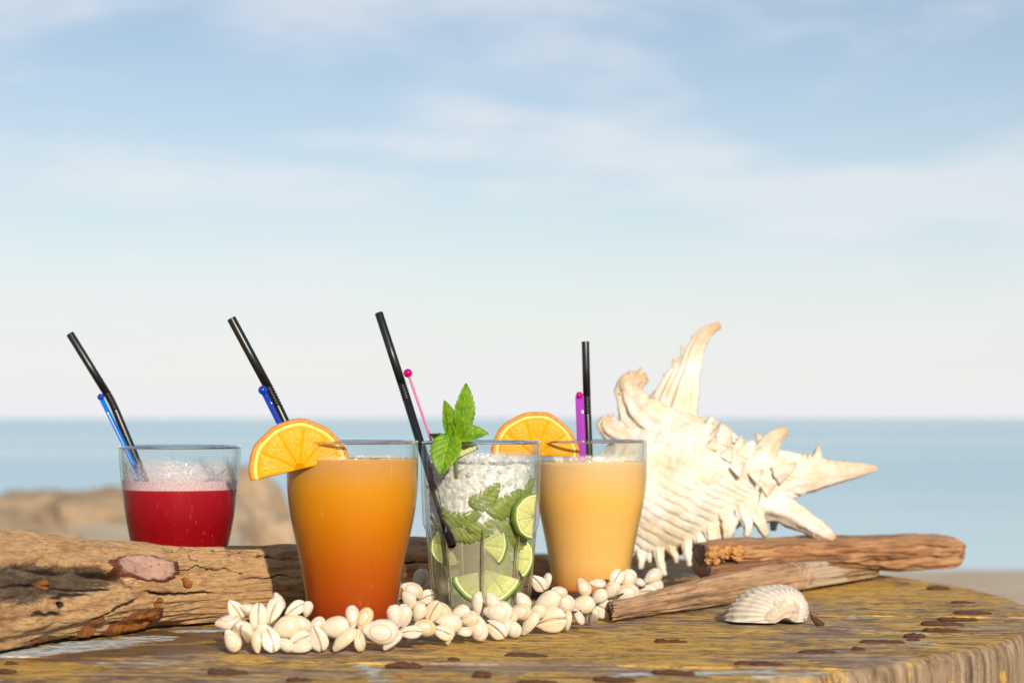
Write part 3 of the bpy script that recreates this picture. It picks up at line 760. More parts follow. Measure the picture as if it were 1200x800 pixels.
loft('upper_layer', M['slab_top'], [(832, 1.335, 640, 680, .055), (850, 1.35, 638, 678, .065), (900, 1.38, 636, 674, .075), (960, 1.435, 634, 670, .08), (1010, 1.485, 633, 668, .08), (1060, 1.54, 631, 671, .075), (1105, 1.59, 630, 668, .07), (1124, 1.61, 631, 665, .06), (1131, 1.617, 634, 659, .05)], n=170, m=150, amp=.0011, seed=9, endrough=.002, sq=5.0, splits=[(.06, .05, .0028), (1.92, .06, .0032), (.16, .04, .002), (1.82, .05, .0024), (.42, .05, .0016), (.60, .05, .0016), (1.99, .03, .0016)])
# crumbled broken end
for k in range(34):
    qx = random.uniform(0, 1) ** 1.4
    c = P(831 + 40 * qx, random.uniform(642, 661 - 8 * qx), 1.331 + .016 * qx + random.uniform(-.002, .002)) - slab.location
    V = []
    rr = random.uniform(.0012, .0034)
    for i in range(5):
        for j in range(6):
            a, b = math.pi * i / 4, 2 * math.pi * j / 6
            q = rr * (1 + 0.5 * fb(math.cos(b) * 2 + k, math.sin(b) * 2, a, 3))
            V.append(c + Vector((math.sin(a) * math.cos(b) * q * 1.2, math.sin(a) * math.sin(b) * q, math.cos(a) * q)))
    mesh_obj('wood_crumb', V, grid_faces(5, 6, True), M['rot'], slab, smooth=False)

# ------------------------------------------------------------------ murex shell
MD = 1.52
mroot = thing('murex_shell', 'large cream spiny sea shell behind the driftwood slab', 'sea shell', P(830, 668, MD))
def mpt(px, py, dd=0.0): return P(px, py, MD) + Vector((0, dd, 0)) - mroot.location
PXM = MD / FPX
secs = [(664, 592, 4), (672, 592, 22), (700, 589, 54), (725, 585, 72), (745, 579, 82), (775, 569, 87), (800, 563, 85), (825, 563, 73), (850, 564, 60), (872, 566, 48), (890, 566, 40), (908, 563, 33), (925, 559, 26), (950, 556.5, 20), (980, 554, 13.5), (1005, 551, 8.5), (1022, 549, 4.5), (1029, 548.5, 1.0)]
NS, NA = 420, 340
S = catmull(secs, NS); V, G, T = [], [], []
for i, (px, py, r) in enumerate(S):
    for k in range(NA):
        a = 2 * math.pi * k / NA                     # 0 top, 90 deg = towards the camera
        aa = a if a < math.pi else a - 2 * math.pi
        ph = (px - 95 * aa + 7 * fb(px * .02, aa * 1.2, 6.0, 3)) / 15.0
        wv = math.sin(2 * math.pi * ph) * 0.6 + 0.4 * math.sin(2 * math.pi * ph * 2.0 + 1)
        amp = (0.75 + 1.1 * fb(px * .03, aa * 2.5, 1.0, 3)) * min(1, r / 30)
        kn = 6.0 * fb(px * 0.022, math.cos(a) * 1.2, math.sin(a) * 1.2, 4) * min(1, r / 40)
        fold = 3.5 * max(0, math.cos(3 * (a - 0.35))) ** 6 * min(1, r / 40)
        rr = max(0.3, r + amp * wv + kn + fold)
        x = px + 5.0 * fb(a, px * .02, 3.3, 2) * (1 if r > 20 else 0)
        p = mpt(px, py) + Vector((0, -math.sin(a) * rr * PXM * 0.9, math.cos(a) * rr * PXM))
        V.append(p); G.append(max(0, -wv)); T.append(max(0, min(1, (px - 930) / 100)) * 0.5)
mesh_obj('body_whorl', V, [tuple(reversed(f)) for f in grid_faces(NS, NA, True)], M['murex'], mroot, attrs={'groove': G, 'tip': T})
def spine(pts, widths, flat=0.6, nfl=7, fl=0.10, n=26, seg=24, tip0=0.45, jag=0.0):
    """pts (px, py, depth metres); widths in px"""
    C = catmull([p + (w,) for p, w in zip(pts, widths)], n)
    P3 = [mpt(c[0], c[1], c[2]) for c in C]; Rr = [(max(c[3], .6) / 2 * PXM, max(c[3], .6) / 2 * PXM * flat) for c in C]
    ph = random.uniform(0, 6)
    v, f = sweep(P3, Rr, seg, flute=lambda u, a: 1.5 * fl * math.sin(nfl * a + ph + 1.2 * fb(u * 2.5, 1.0, ph, 2)) + (jag + .12) * fb(u * 9, math.cos(a) * 2.5, ph + math.sin(a) * 2, 3))
    tip = []; gr = []
    for i in range(n):
        u = i / (n - 1)
        for k in range(seg):
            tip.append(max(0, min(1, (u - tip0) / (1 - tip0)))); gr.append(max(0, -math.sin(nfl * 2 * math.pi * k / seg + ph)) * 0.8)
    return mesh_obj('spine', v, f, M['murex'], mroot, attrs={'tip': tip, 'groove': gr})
spine([(790, 500, -.01), (797, 470, -.006), (806, 440, -.002), (814, 412, 0), (826, 391, 0), (844, 380, 0)], [46, 36, 25, 19, 14, 7], .5, 8, .14, 34, 40, .55)
spine([(772, 500, -.008), (780, 470, -.004), (791, 442, 0), (800, 424, .001), (804, 416, .001)], [40, 30, 20, 12, 4], .5, 7, .16, 26, 30, .6)
spine([(764, 498, -.006), (768, 478, -.003), (778, 458, 0), (788, 444, .001)], [34, 24, 14, 4], .5, 6, .16, 22, 26, .6)
spine([(775, 505, -.02), (752, 488, -.018), (739, 468, -.014), (740, 451, -.010), (757, 441, -.006)], [52, 44, 34, 27, 10], .5, 8, .14, 30, 36, .25, .10)
spine([(740, 466, -.016), (732, 452, -.014), (738, 441, -.01), (748, 436, -.008)], [16, 13, 9, 3], .6, 4, .12, 18, 16, .1)
spine([(757, 520, -.02), (735, 512, -.02), (716, 504, -.018), (708, 496, -.016), (714, 487, -.014)], [36, 30, 24, 17, 6], .5, 7, .14, 24, 28, .2, .08)
spine([(884, 548, -.012), (894, 530, -.012), (905, 514, -.010), (919, 504, -.008)], [40, 28, 21, 11], .6, 5, .08, 22, 20, .3)
spine([(893, 530, -.008), (890, 515, -.006), (884, 507, -.004)], [14, 9, 3], .8, 4, .1, 12, 14, .4)
spine([(885, 585, -.02), (912, 594, -.022), (940, 610, -.032), (958, 622, -.040), (966, 628, -.045)], [46, 32, 24, 17, 8], .7, 5, .10, 26, 20, .75, .08)
spine([(905, 556, -.020), (918, 549, -.024), (928, 541, -.024)], [22, 12, 3], .6, 5, .14, 14, 16, .6)
spine([(953, 545, -.004), (957, 533, -.003), (958, 522, -.003)], [18, 11, 3], .8, 4, .08, 12, 12, .3)
spine([(985, 551, -.002), (989, 544, -.002), (991, 540, -.002)], [14, 9, 3], .8, 4, .08, 10, 12, .3)
spine([(838, 520, -.028), (842, 508, -.026), (843, 496, -.022)], [26, 20, 6], .6, 6, .14, 16, 20, .8)
spine([(826, 505, -.02), (830, 495, -.018), (831, 488, -.016)], [16, 12, 6], .8, 4, .06, 12, 12, .9)
spine([(868, 535, -.02), (876, 522, -.02), (880, 516, -.02)], [26, 14, 4], .8, 5, .08, 12, 14, .8)
# small frills along the fronds and the ridges
for (bx, by, tx, ty, w, dd) in [(776, 470, 770, 455, 9, -.002), (783, 452, 778, 438, 8, 0), (792, 432, 788, 420, 7, 0), (801, 416, 798, 405, 6, .001), (812, 402, 810, 393, 5, .001), (770, 482, 762, 470, 9, -.004),
        (738, 455, 727, 447, 9, -.012), (742, 446, 736, 434, 8, -.010), (750, 442, 750, 431, 7, -.008), (734, 466, 724, 460, 8, -.014), (714, 492, 705, 487, 7, -.014), (718, 496, 717, 484, 7, -.014), (722, 500, 726, 488, 6, -.014),
        (822, 500, 818, 488, 9, -.012), (834, 506, 832, 494, 8, -.02), (852, 512, 852, 500, 9, -.022), (862, 520, 864, 509, 9, -.02), (872, 528, 868, 516, 8, -.02), (884, 534, 888, 522, 8, -.016), (908, 512, 906, 502, 6, -.008), (914, 508, 920, 499, 5, -.008),
        (938, 540, 940, 531, 7, -.006), (948, 540, 946, 530, 7, -.006), (968, 545, 971, 537, 6, -.004), (978, 547, 980, 541, 5, -.003), (1000, 548, 1004, 544, 5, -.002), (930, 573, 938, 578, 8, -.012), (915, 582, 920, 592, 9, -.014), (930, 604, 926, 612, 7, -.03), (948, 616, 944, 624, 6, -.038),
        (858, 548, 866, 540, 12, -.038), (846, 532, 852, 522, 11, -.036), (830, 520, 834, 510, 11, -.036), (880, 556, 888, 549, 11, -.032), (894, 572, 903, 567, 10, -.028)]:
    mx, my = (bx + tx) / 2, (by + ty) / 2
    spine([(bx - (tx - bx) * .5, by - (ty - by) * .5, dd), (bx, by, dd), (mx + random.uniform(-1, 1), my, dd - .001), (tx, ty, dd - .002)], [w * 1.5, w * 1.1, w * .7, w * .25], .5, 4, .12, 12, 12, .6, .05)
# fronds of the lip, hanging down along the lower edge
for (bx, by, tx, ty, w, dd) in [(748, 642, 747, 662, 14, -.034), (768, 642, 775, 672, 15, -.036), (783, 640, 788, 655, 12, -.034), (800, 634, 803, 660, 14, -.036), (815, 626, 812, 648, 18, -.034), (828, 618, 826, 638, 20, -.034),
                                (848, 608, 846, 629, 22, -.034), (866, 600, 868, 625, 18, -.032), (880, 598, 892, 625, 20, -.03), (757, 640, 758, 655, 11, -.03), (838, 612, 835, 633, 16, -.03), (728, 640, 724, 670, 15, -.03), (905, 590, 907, 622, 18, 0.01),
                                (822, 625, 822, 672, 24, .03), (700, 630, 695, 664, 20, -.02)]:
    spine([(bx, by - 14, dd + .012), (bx, by, dd), ((bx + tx) / 2 + random.uniform(-2, 3), (by + ty) / 2, dd - .004), (tx, ty, dd - .003)], [w * 1.25, w * .85, w * .6, w * .34], .6, 5, .16, 16, 18, .95, .22)
# ------------------------------------------------------------------ cockle shell
croot = P(897, 727, dg(727)); 
V, G, W = [], [], []
nr, na = 60, 150
AX, AY, AZ = .0247, .0195, .0212
BK_ = Vector((.50, -.84, .10)).normalized(); e1 = BK_.cross(Vector((0, 0, 1))).normalized(); e2 = e1.cross(BK_)
for i in range(nr):
    th = math.pi / 2 * i / (nr - 1)
    for j in range(na):
        ph = 2 * math.pi * j / na
        n_ = Vector((math.sin(th) * math.cos(ph), math.sin(th) * math.sin(ph), math.cos(th)))
        dist = math.acos(max(-1, min(1, n_.dot(BK_)))) / math.pi
        az = math.atan2(n_.dot(e2), n_.dot(e1))
        rib = math.cos(38 * az + 2.0 * dist); k = .0008 * rib * min(1, max(0, dist - .05) * 6) * (1.0 if n_.x < .25 else max(.12, 1 - (n_.x - .25) * 3))
        k += .0004 * math.sin(dist * 46) * (dist > .3) * .5 + .0005 * fb(n_.x * 3, n_.y * 3, n_.z * 3, 3)
        worn = max(0, 1 - dist / .26) * (1 if n_.x < .75 else .4)
        k -= .0012 * worn * (0.5 + fb(n_.x * 9, n_.y * 9, n_.z * 9, 4))
        hgt = math.cos(th) ** 0.85
        x = AX * n_.x * (1 + .04 * (n_.x < 0)) + .0065 * hgt; y = AY * n_.y; z = AZ * hgt
        p = Vector((x, y, z)) + Vector((n_.x / AX, n_.y / AY, n_.z / AZ)).normalized() * k
        # notch under the beak
        nt = math.exp(-((math.atan2(n_.y, n_.x) - math.atan2(BK_.y, BK_.x)) / .20) ** 2)
        p.z += .0034 * nt * (1 - hgt) ** 3
        p.z = max(p.z, .0003)
        V.append(p); G.append(max(0, -rib) * min(1, dist * 3)); W.append(min(1, worn * 1.6))
n0 = len(V)
V += [Vector((v.x * .93, v.y * .93, v.z * .93 - .0002)) for v in V]
G2 = G + [0] * n0; W2 = W + [0] * n0
F = [tuple(reversed(f)) for f in grid_faces(nr, na, True)]
F += [tuple(q + n0 for q in reversed(f)) for f in F]
for j in range(na):
    a_, b_ = (nr - 1) * na + j, (nr - 1) * na + (j + 1) % na; F.append((a_, b_, b_ + n0, a_ + n0))
cockle = mesh_obj('cockle_shell', V, F, M['cockle'], None, attrs={'groove': G2, 'worn': W2})
cockle.location = croot; cockle.location.z = 0.0003; cockle.rotation_euler = (0, 0, R(-8))
tag(cockle, 'small white ribbed half shell lying before the driftwood slab', 'sea shell')

# ------------------------------------------------------------------ glasses and drinks
def prof_interp(prof, n):
    zs = np.array([p[1] for p in prof]); C = catmull(prof, n)
    return [(float(c[0]), float(c[1])) for c in C]
def make_glass(loc, prof, wall, base_t, label, mod=None, mat=None, n=96):
    """prof outer (r, z) bottom to top. Children: tumbler wall, rim bead, base"""
    g = thing('cocktail_glass', label, 'cocktail', loc, 'cocktails standing on the table')
    pr = prof_interp(prof, 48); zt = pr[-1][1]
    inner = [(r - wall, z) for r, z in pr if z > base_t + 0.001]
    inner = [(max(inner[0][0] - 0.004, 0.004), base_t)] + inner
    v1, f1 = lathe([(pr[0][0] - 0.0015, 0.0003), (pr[0][0], 0.0012)] + pr[1:], n, mod, cap0=True)
    v2, f2 = lathe(inner, n, (lambda r, z, a: mod(r, z, a) * 0.5 + r * 0.5) if mod else None, off=len(v1), cap0=True)
    f2 = [tuple(reversed(q)) for q in f2]
    mesh_obj('tumbler', v1 + v2, f1 + f2, mat or M['glass'], g)
    ring = []
    for q in range(13):
        a = 2 * math.pi * q / 12
        ring.append((pr[-1][0] - wall / 2 + math.cos(a) * wall / 2 * 1.15, zt + math.sin(a) * wall / 2 * 1.15))
    v, f = lathe(ring, n)
    mesh_obj('rim', v, f, M['rim'], g)
    return g, pr
def r_at(pr, z): return float(np.interp(z, [p[1] for p in pr], [p[0] for p in pr]))
def fill(g, pr, z0, z1, inset, mat, name='drink', n=96, men=0.0012):
    zs = np.linspace(z0, z1, 40)
    pf = [(max(r_at(pr, z0) - inset - 0.004, .003), z0 - 0.0008)] + [(r_at(pr, z) - inset, z) for z in zs]
    pf += [(r_at(pr, z1) - inset - 0.0012, z1 - 0.0004), (r_at(pr, z1) - inset - 0.004, z1 - men), (0.0002, z1 - men)]
    v, f = lathe(pf, n, cap0=True)
    return mesh_obj(name, v, f, mat, g)
def film(g, pr, z0, z1, inset, mat, name, n=96):
    v, f = lathe([(r_at(pr, z) - inset, z) for z in np.linspace(z0, z1, 14)], n)
    return mesh_obj(name, v, f, mat, g)

OD, MJD, CD, RD = 1.13, 1.21, 1.319, 1.29
O_loc = ((413 - 600) / FPX * OD, OD, 0.0); J_loc = ((563.5 - 600) / FPX * MJD, MJD, 0.0); C_loc = ((692 - 600) / FPX * CD, CD, 0.0); R_loc = ((211 - 600) / FPX * RD, RD, 0.0)
HB = [(.0242, 0.0), (.0252, .0106), (.0276, .0295), (.0317, .0513), (.0352, .0680), (.0368, .0814), (.0373, .0950), (.0373, .1095)]
orange_g, prO = make_glass(O_loc, HB, .0017, .010, 'glass of orange drink turning red at the bottom, orange slice on its rim', None, M['glass_mist'])
cream_g, prC = make_glass(C_loc, [(r, z * 0.985) for r, z in HB], .0017, .010, 'glass of creamy pale orange drink in front of the spiny shell', None, M['glass_mist'])
RT = [(.0262, 0.0), (.0272, .012), (.0290, .027), (.0311, .0401), (.0334, .0511), (.0354, .0622), (.0370, .0771), (.0384, .0898), (.0392, .1045)]
red_g, prR = make_glass(R_loc, RT, .0018, .012, 'glass of dark red drink with pink froth behind the driftwood log')
MJ = [(.0285, 0.0), (.0290, .006), (.0296, .0125), (.0311, .0297), (.0326, .046), (.0338, .0545), (.0352, .0592), (.0358, .070), (.0363, .085), (.0368, .1085)]
def flute(r, z, a):
    k = max(0.0, min(1.0, (0.058 - z) / 0.008)) * (1.0 if z > 0.003 else 0.5)
    c = abs(math.sin(a * 4.5 + 0.5))
    return r - 0.0022 * k * (c ** 0.7 - 0.35)
moj_g, prJ = make_glass(J_loc, MJ, .0019, .009, 'clear glass of crushed ice with lime and mint leaves inside', flute, None, 144)

fill(orange_g, prO, .0095, .1002, .0005, mat_drink('sunrise_juice', [(0.08, (0.22, 0.022, 0.004)), (0.22, (0.34, 0.05, 0.003)), (0.42, (0.40, 0.088, 0.001)), (0.66, (0.51, 0.165, 0.001)), (0.84, (0.52, 0.215, 0.004)), (0.97, (0.46, 0.23, 0.06))], .1002))
film(orange_g, prO, .1000, .1045, .0019, mat_film('orange_froth', (0.80, 0.68, 0.52), .86, 1.15, .100, .106), 'froth_film')
fill(cream_g, prC, .0095, .0945, .0005, mat_drink('creamy_juice', [(0.08, (0.36, 0.05, 0.015)), (0.16, (0.58, 0.28, 0.08)), (0.30, (0.68, 0.39, 0.115)), (0.75, (0.72, 0.40, 0.095)), (0.97, (0.60, 0.39, 0.19))], .0945))
film(cream_g, prC, .0940, .1010, .0019, mat_film('cream_froth', (0.80, 0.72, 0.62), .70, 1.05, .094, .104), 'froth_film')
fill(red_g, prR, .0115, .0771, .0005, mat_drink('red_berry_juice', [(0.1, (0.17, 0.0003, 0.003)), (0.7, (0.23, 0.0004, 0.004)), (0.97, (0.29, 0.005, 0.014))], .0771, 0.2))
fm = mat_plain('pink_froth', (0.60, 0.43, 0.47), 0.6, 900, 0.0006)
fill(red_g, prR, .0772, .0830, .0007, fm, 'froth', men=.003)
film(red_g, prR, .0825, .0985, .0020, mat_film('pink_film', (0.56, 0.47, 0.50), .54, 1.05, .083, .108), 'froth_film')

# mojito: crushed ice packed against the wall, over a cloudy core
def lump(c, r, seed, V, F):
    off = len(V)
    t = (1 + 5 ** .5) / 2
    base = [(-1, t, 0), (1, t, 0), (-1, -t, 0), (1, -t, 0), (0, -1, t), (0, 1, t), (0, -1, -t), (0, 1, -t), (t, 0, -1), (t, 0, 1), (-t, 0, -1), (-t, 0, 1)]
    rot = Matrix.Rotation(seed * 1.7, 3, 'X') @ Matrix.Rotation(seed * 2.3, 3, 'Z')
    for b in base:
        q = rot @ (Vector(b).normalized() * r * random.uniform(.65, 1.25)); V.append(c + q)
    for f in [(0, 11, 5), (0, 5, 1), (0, 1, 7), (0, 7, 10), (0, 10, 11), (1, 5, 9), (5, 11, 4), (11, 10, 2), (10, 7, 6), (7, 1, 8), (3, 9, 4), (3, 4, 2), (3, 2, 6), (3, 6, 8), (3, 8, 9), (4, 9, 5), (2, 4, 11), (6, 2, 10), (8, 6, 7), (9, 8, 1)]:
        F.append(tuple(off + q for q in f))
V, F = [], []
for k in range(620):
    z = random.uniform(.056, .0985); a = random.uniform(0, 2 * math.pi)
    lim = .056 + .012 * fb(math.cos(a) * 1.5, math.sin(a) * 1.5, 2.0, 2)
    if z < lim: continue
    rmax = r_at(prJ, z) - .0074; r = rmax * random.uniform(.95, 1) if z < .094 else rmax * math.sqrt(random.random()) * .98
    lump(Vector((r * math.cos(a), r * math.sin(a), z)), random.uniform(.0012, .0034), random.uniform(0, 9), V, F)
for k in range(40):
    z = random.uniform(.076, .096); a = random.uniform(0, 2 * math.pi); r = r_at(prJ, z) - .0042
    lump(Vector((r * math.cos(a), r * math.sin(a), z)), random.uniform(.0009, .0021), random.uniform(0, 9), V, F)
o = mesh_obj('crushed_ice', V, F, M['ice'], moj_g, smooth=True); o['kind'] = 'stuff'
def mat_slush():
    t = NT('wet_ice_slush'); c = t.coord()
    n = t.noise(c, 190, 5, 0.65, 0.7); n2 = t.noise(c, 620, 4, 0.6); v = t.voro(c, 330)
    m = t.math('ADD', t.math('MULTIPLY', n, 0.8), t.math('MULTIPLY', n2, 0.35))
    col = t.ramp(m, [(0.38, (0.36, 0.34, 0.33)), (0.50, (0.54, 0.52, 0.51)), (0.60, (0.72, 0.71, 0.71)), (0.74, (0.86, 0.86, 0.87))])
    nrm = t.bump(t.math('ADD', m, t.math('MULTIPLY', v, 0.5)), 0.5, 0.0012)
    return t.done(t.pbr(col, 0.25, nrm, Subsurface_Weight=0.35, Subsurface_Radius=(1, 1, 1), Subsurface_Scale=0.003))
V = []; NI, NJ = 70, 200
for i in range(NI):
    u = i / (NI - 1)
    for j in range(NJ):
        a = 2 * math.pi * j / NJ; ca, sa = math.cos(a), math.sin(a)
        zb = .0565 + .007 * fb(ca * 1.5, sa * 1.5, 2.0, 3)
        if u < .12: z = zb; r = (r_at(prJ, zb) - .006) * (u / .12) + .0005
        elif u < .86: z = zb + (.0955 - zb) * (u - .12) / .74; r = r_at(prJ, z) - .0050 + .0009 * fb(ca * 12, sa * 12, z * 330, 4) - .0035 * max(0, 1 - (z - zb) / .004)
        else: z = .0955 + .0018 * fb(ca * (1 - u) * 40, sa * (1 - u) * 40, 5.0, 3); r = (r_at(prJ, .0955) - .0042) * (1 - u) / .14 + .0004
        V.append((r * ca, r * sa, z))
mesh_obj('ice_slush', V, [tuple(reversed(f)) for f in grid_faces(NI, NJ, True)], mat_slush(), moj_g)
RB = []
for k in range(9):
    a = (k * math.pi - .5) / 4.5; off = Vector((math.cos(a), math.sin(a), 0))
    pts = [off * (r_at(prJ, z) - .0004) + Vector((0, 0, z)) for z in (.003, .012, .024, .036, .047, .054, .0585)]
    v, f = sweep(pts, [.0007, .0011, .0012, .0012, .0011, .0008, .0002], 10, up=Vector((0.31, 0.2, 0)))
    mesh_obj('flute_rib', v, f, M['rim'], moj_g)
v, f = lathe([(.0255, .0012), (.0262, .004), (.0262, .0085), (.022, .0088), (.0002, .0082)], 64, cap0=True)
mesh_obj('thick_base', v, f, M['rim'], moj_g)
def mat_limewater():
    t = NT('lime_water')
    f = facing(t)
    tr = t.n('ShaderNodeBsdfTransparent'); t.set(tr.inputs[0], t.mix(t.math('POWER', f, 2.5), (0.95, 0.95, 0.86), (0.74, 0.71, 0.55)))
    df = t.pbr((0.66, 0.63, 0.46), 0.3)
    return t.done(t.mixs(0.33, tr.outputs[0], df))
fill(moj_g, prJ, .0095, .058, .0042, mat_limewater())
film(moj_g, prJ, .050, .098, .0021, mat_film('ice_mist', (0.56, 0.57, 0.50), .22, .95, .0, .001), 'condensation')
film(moj_g, prJ, .0975, .104, .0021, mat_film('ice_melt', (0.62, 0.58, 0.55), .58, .90, .097, .106), 'melt_film')

# ------------------------------------------------------------------ straws and stirrers
def straw(pts, label, r=.0026, bell=None):
    """pts: world points top -> bottom; the bend sits at pts[1]"""
    root = thing('drinking_straw', label, 'straw', pts[0], 'black bendy straws')
    L0 = Vector(pts[0])
    a, b, c = [Vector(p) - L0 for p in pts[:3]]
    d1 = (b - a).normalized(); d2 = (c - b).normalized(); bl = .006
    def tube(p, q, name):
        up = Vector((0, -1, 0)); t = (q - p).normalized()
        s = t.cross(up).normalized(); w = s.cross(t).normalized(); V = []
        n = 20
        for (pt, rr) in ((p + t * .004, r * .78), (p, r * .80), (p, r * .98), (p + t * .0002, r), (p + (q - p) * .5, r), (q, r), (q, r * .8)):
            for k in range(n):
                an = 2 * math.pi * k / n; V.append(pt + s * (math.cos(an) * rr) + w * (math.sin(an) * rr))
        return mesh_obj(name, V, grid_faces(7, n, True) + [tuple(reversed(range(n)))], M['black'], root)
    tube(a, b - d1 * bl, 'upper_tube')
    P_, R_ = [], []
    N = 29
    for i in range(N):
        u = i / (N - 1)
        p = (b - d1 * bl).lerp(b, u).lerp(b.lerp(b + d2 * bl, u), u)
        P_.append(p); R_.append(r * (1.06 if i % 4 in (1, 2) else 0.90))
    v, f = sweep(P_, R_, 20); mesh_obj('bellows', v, f, M['black'], root)
    tube(b + d2 * bl, c, 'lower_tube')
    return root
def stirrer(ball, low, mat_s, mat_b, label, w, th=.0012, rb=.0026, face=Vector((0, -1, 0)), ball_off=0.0):
    root = thing('cocktail_stirrer', label, 'stirrer', ball, 'plastic cocktail stirrers')
    L0 = Vector(ball); a = Vector((0, 0, 0)); c = Vector(low) - L0; t = c.normalized()
    s = t.cross(face).normalized(); nrm = s.cross(t).normalized()
    V = []
    prof = [(-.5, -.35), (-.38, -.5), (.38, -.5), (.5, -.35), (.5, .35), (.38, .5), (-.38, .5), (-.5, .35)]
    K = 6
    for i in range(K):
        p = a.lerp(c, i / (K - 1)) + t * (rb * .3 if i == 0 else 0)
        for (x, y) in prof: V.append(p + s * (x * w) + nrm * (y * th))
    mesh_obj('stick', V, [tuple(reversed(f)) for f in grid_faces(K, 8, True)] + [tuple(range(8)), tuple((K - 1) * 8 + k for k in reversed(range(8)))], mat_s, root)
    V = []
    for i in range(13):
        for j in range(20):
            u, q = math.pi * i / 12, 2 * math.pi * j / 20
            V.append(Vector((math.sin(u) * math.cos(q), math.sin(u) * math.sin(q), math.cos(u))) * rb + s * ball_off)
    mesh_obj('ball', V, grid_faces(13, 20, True), mat_b, root)
    return root
straw([P(82, 391, 1.30), P(131, 470, 1.297), P(190, 610, 1.30)], 'black bendy straw leaning left in the red drink')
stirrer(P(118, 465, 1.292), P(168, 566, 1.29), M['sky_blue'], M['blue'], 'bright blue plastic stirrer beside the straw in the red drink', .0030, .0014, .0022, Vector((.5, -1, 0)))
straw([P(271, 373, 1.135), P(320, 464, 1.135), P(372, 575, 1.135)], 'black bendy straw rising from behind the front orange slice')
stirrer(P(308, 457, 1.128), P(356, 552, 1.13), M['blue'], M['blue'], 'dark blue plastic stirrer behind the front orange slice', .0032, .0014, .0026)
straw([P(444, 367, 1.235), P(474, 459, 1.222), P(530, 640, 1.1812)], 'black bendy straw leaning left in the mint and ice drink')
stirrer(P(478, 437, 1.210), P(538, 610, 1.186), M['pink'], M['magenta'], 'thin clear pink stirrer with magenta ball in the ice drink', .0014, .0010, .0027, Vector((.8, -1, 0)))
straw([P(686, 400, 1.325), P(688, 474, 1.325), P(693, 600, 1.325)], 'upright black straw in the creamy drink', r=.00255)
stirrer(P(679, 463, 1.318), P(684, 590, 1.318), M['violet'], M['magenta'], 'flat violet stirrer with magenta ball in the creamy drink', .0056, .0012, .0024)

# ------------------------------------------------------------------ citrus
def citrus(name, label, cat, center, r, xdir, ndir, th, mats, nseg=5, group=None, span=math.pi, slit=True):
    """half wheel: cut edge along xdir, facing ndir; local x along the cut, y outward, z towards the viewer"""
    x = Vector(xdir).normalized(); z = (Vector(ndir) - x * Vector(ndir).dot(x)).normalized(); y = z.cross(x)
    root = thing(name, label, cat, (0, 0, 0), group)
    mw = Matrix((x, y, z)).transposed().to_4x4(); mw.translation = Vector(center)
    root.matrix_world = mw
    rind, pith, flesh = mats
    K = 40
    def arcs(r0, r1, zt, bulge, nm, mat):
        V = []
        sec = [(r0, -zt), (r1 - bulge, -zt), (r1, -zt * .55), (r1 + bulge * .3, 0), (r1, zt * .55), (r1 - bulge, zt), (r0, zt)]
        for k in range(K):
            a = span * k / (K - 1)
            wob = 1 + .012 * math.sin(a * 5 + 1) + .008 * math.sin(a * 11)
            for (rr, zz) in sec: V.append((rr * wob * math.cos(a), rr * wob * math.sin(a), zz))
        m = len(sec)
        return mesh_obj(nm, V, grid_faces(K, m, True) + [tuple(range(m)), tuple((K - 1) * m + q for q in reversed(range(m)))], mat, root)
    arcs(r * .925, r, th / 2, r * .03, 'rind', rind)
    arcs(r * .84, r * .928, th / 2 * .96, .0002, 'pith', pith)
    # thin backing of membrane between the segments
    V = [(0, 0.0002, q) for q in (-th * .47, th * .47)]
    for k in range(K):
        a = span * k / (K - 1)
        for q in (-th * .47, th * .47): V.append((r * .85 * math.cos(a), r * .85 * math.sin(a) + .0002, q))
    F = []
    for k in range(K - 1):
        F.append((0, 2 + (k + 1) * 2, 2 + k * 2)); F.append((1, 3 + k * 2, 3 + (k + 1) * 2))
    F += [(0, 2, 3, 1), (0, 1, 3 + (K - 1) * 2, 2 + (K - 1) * 2)]
    mesh_obj('membrane', V, F, flesh, root)
    for s in range(nseg):
        a0, a1 = span * s / nseg, span * (s + 1) / nseg
        g = .00007
        am = (a0 + a1) / 2; n = 9; V = []
        out = []
        r0, r1 = r * .10, r * .843
        for q in range(n): 
            a = a0 + (a1 - a0) * q / (n - 1); out.append((r1 * math.cos(a), r1 * math.sin(a)))
        out.append((r0 * math.cos(a1), r0 * math.sin(a1))); out.append((r0 * math.cos(a0), r0 * math.sin(a0)))
        cx, cy_ = r * .55 * math.cos(am), r * .55 * math.sin(am)
        rings = [(1.0, -th / 2), (1.0, th * .40), (.985, th * .49), (.93, th * .53), (.6, th * .56), (.25, th * .565)]
        # shrink by the gap, then stack rings inwards for a slightly plump face
        m = len(out)
        for (sc_, zz) in rings:
            for (ox, oy) in out:
                dx, dy = ox - cx, oy - cy_; L = math.hypot(dx, dy); k_ = (L - g) / L * sc_
                V.append((cx + dx * k_, cy_ + dy * k_, zz))
        F = grid_faces(len(rings), m, True) + [tuple(reversed(range(m))), tuple((len(rings) - 1) * m + q for q in range(m))]
        mesh_obj('segment', V, F, flesh, root)
    return root
OM = (M['rind_o'], M['pith_o'], M['flesh_o']); LM = (M['rind_l'], M['pith_l'], M['flesh_l'])
rd = 1.098
citrus('orange_slice', 'half orange slice hooked on the rim of the front orange drink', 'orange slice', P(351, 550, rd), 57.5 / FPX * rd * 1.02,
       (math.cos(R(13)), math.sin(R(12)), math.sin(R(13))), (.22, -1, .10), .0052, OM, 5, 'orange slices on glass rims')
citrus('orange_slice', 'half orange slice behind the ice drink, on the creamy drink', 'orange slice', P(627, 534, 1.300), 51.5 / FPX * 1.30,
       (1, .06, -.03), (.06, -1, .05), .0052, OM, 5, 'orange slices on glass rims')
def jl(px, py, d): return P(px, py, d)
LG = 'lime pieces in the ice drink'
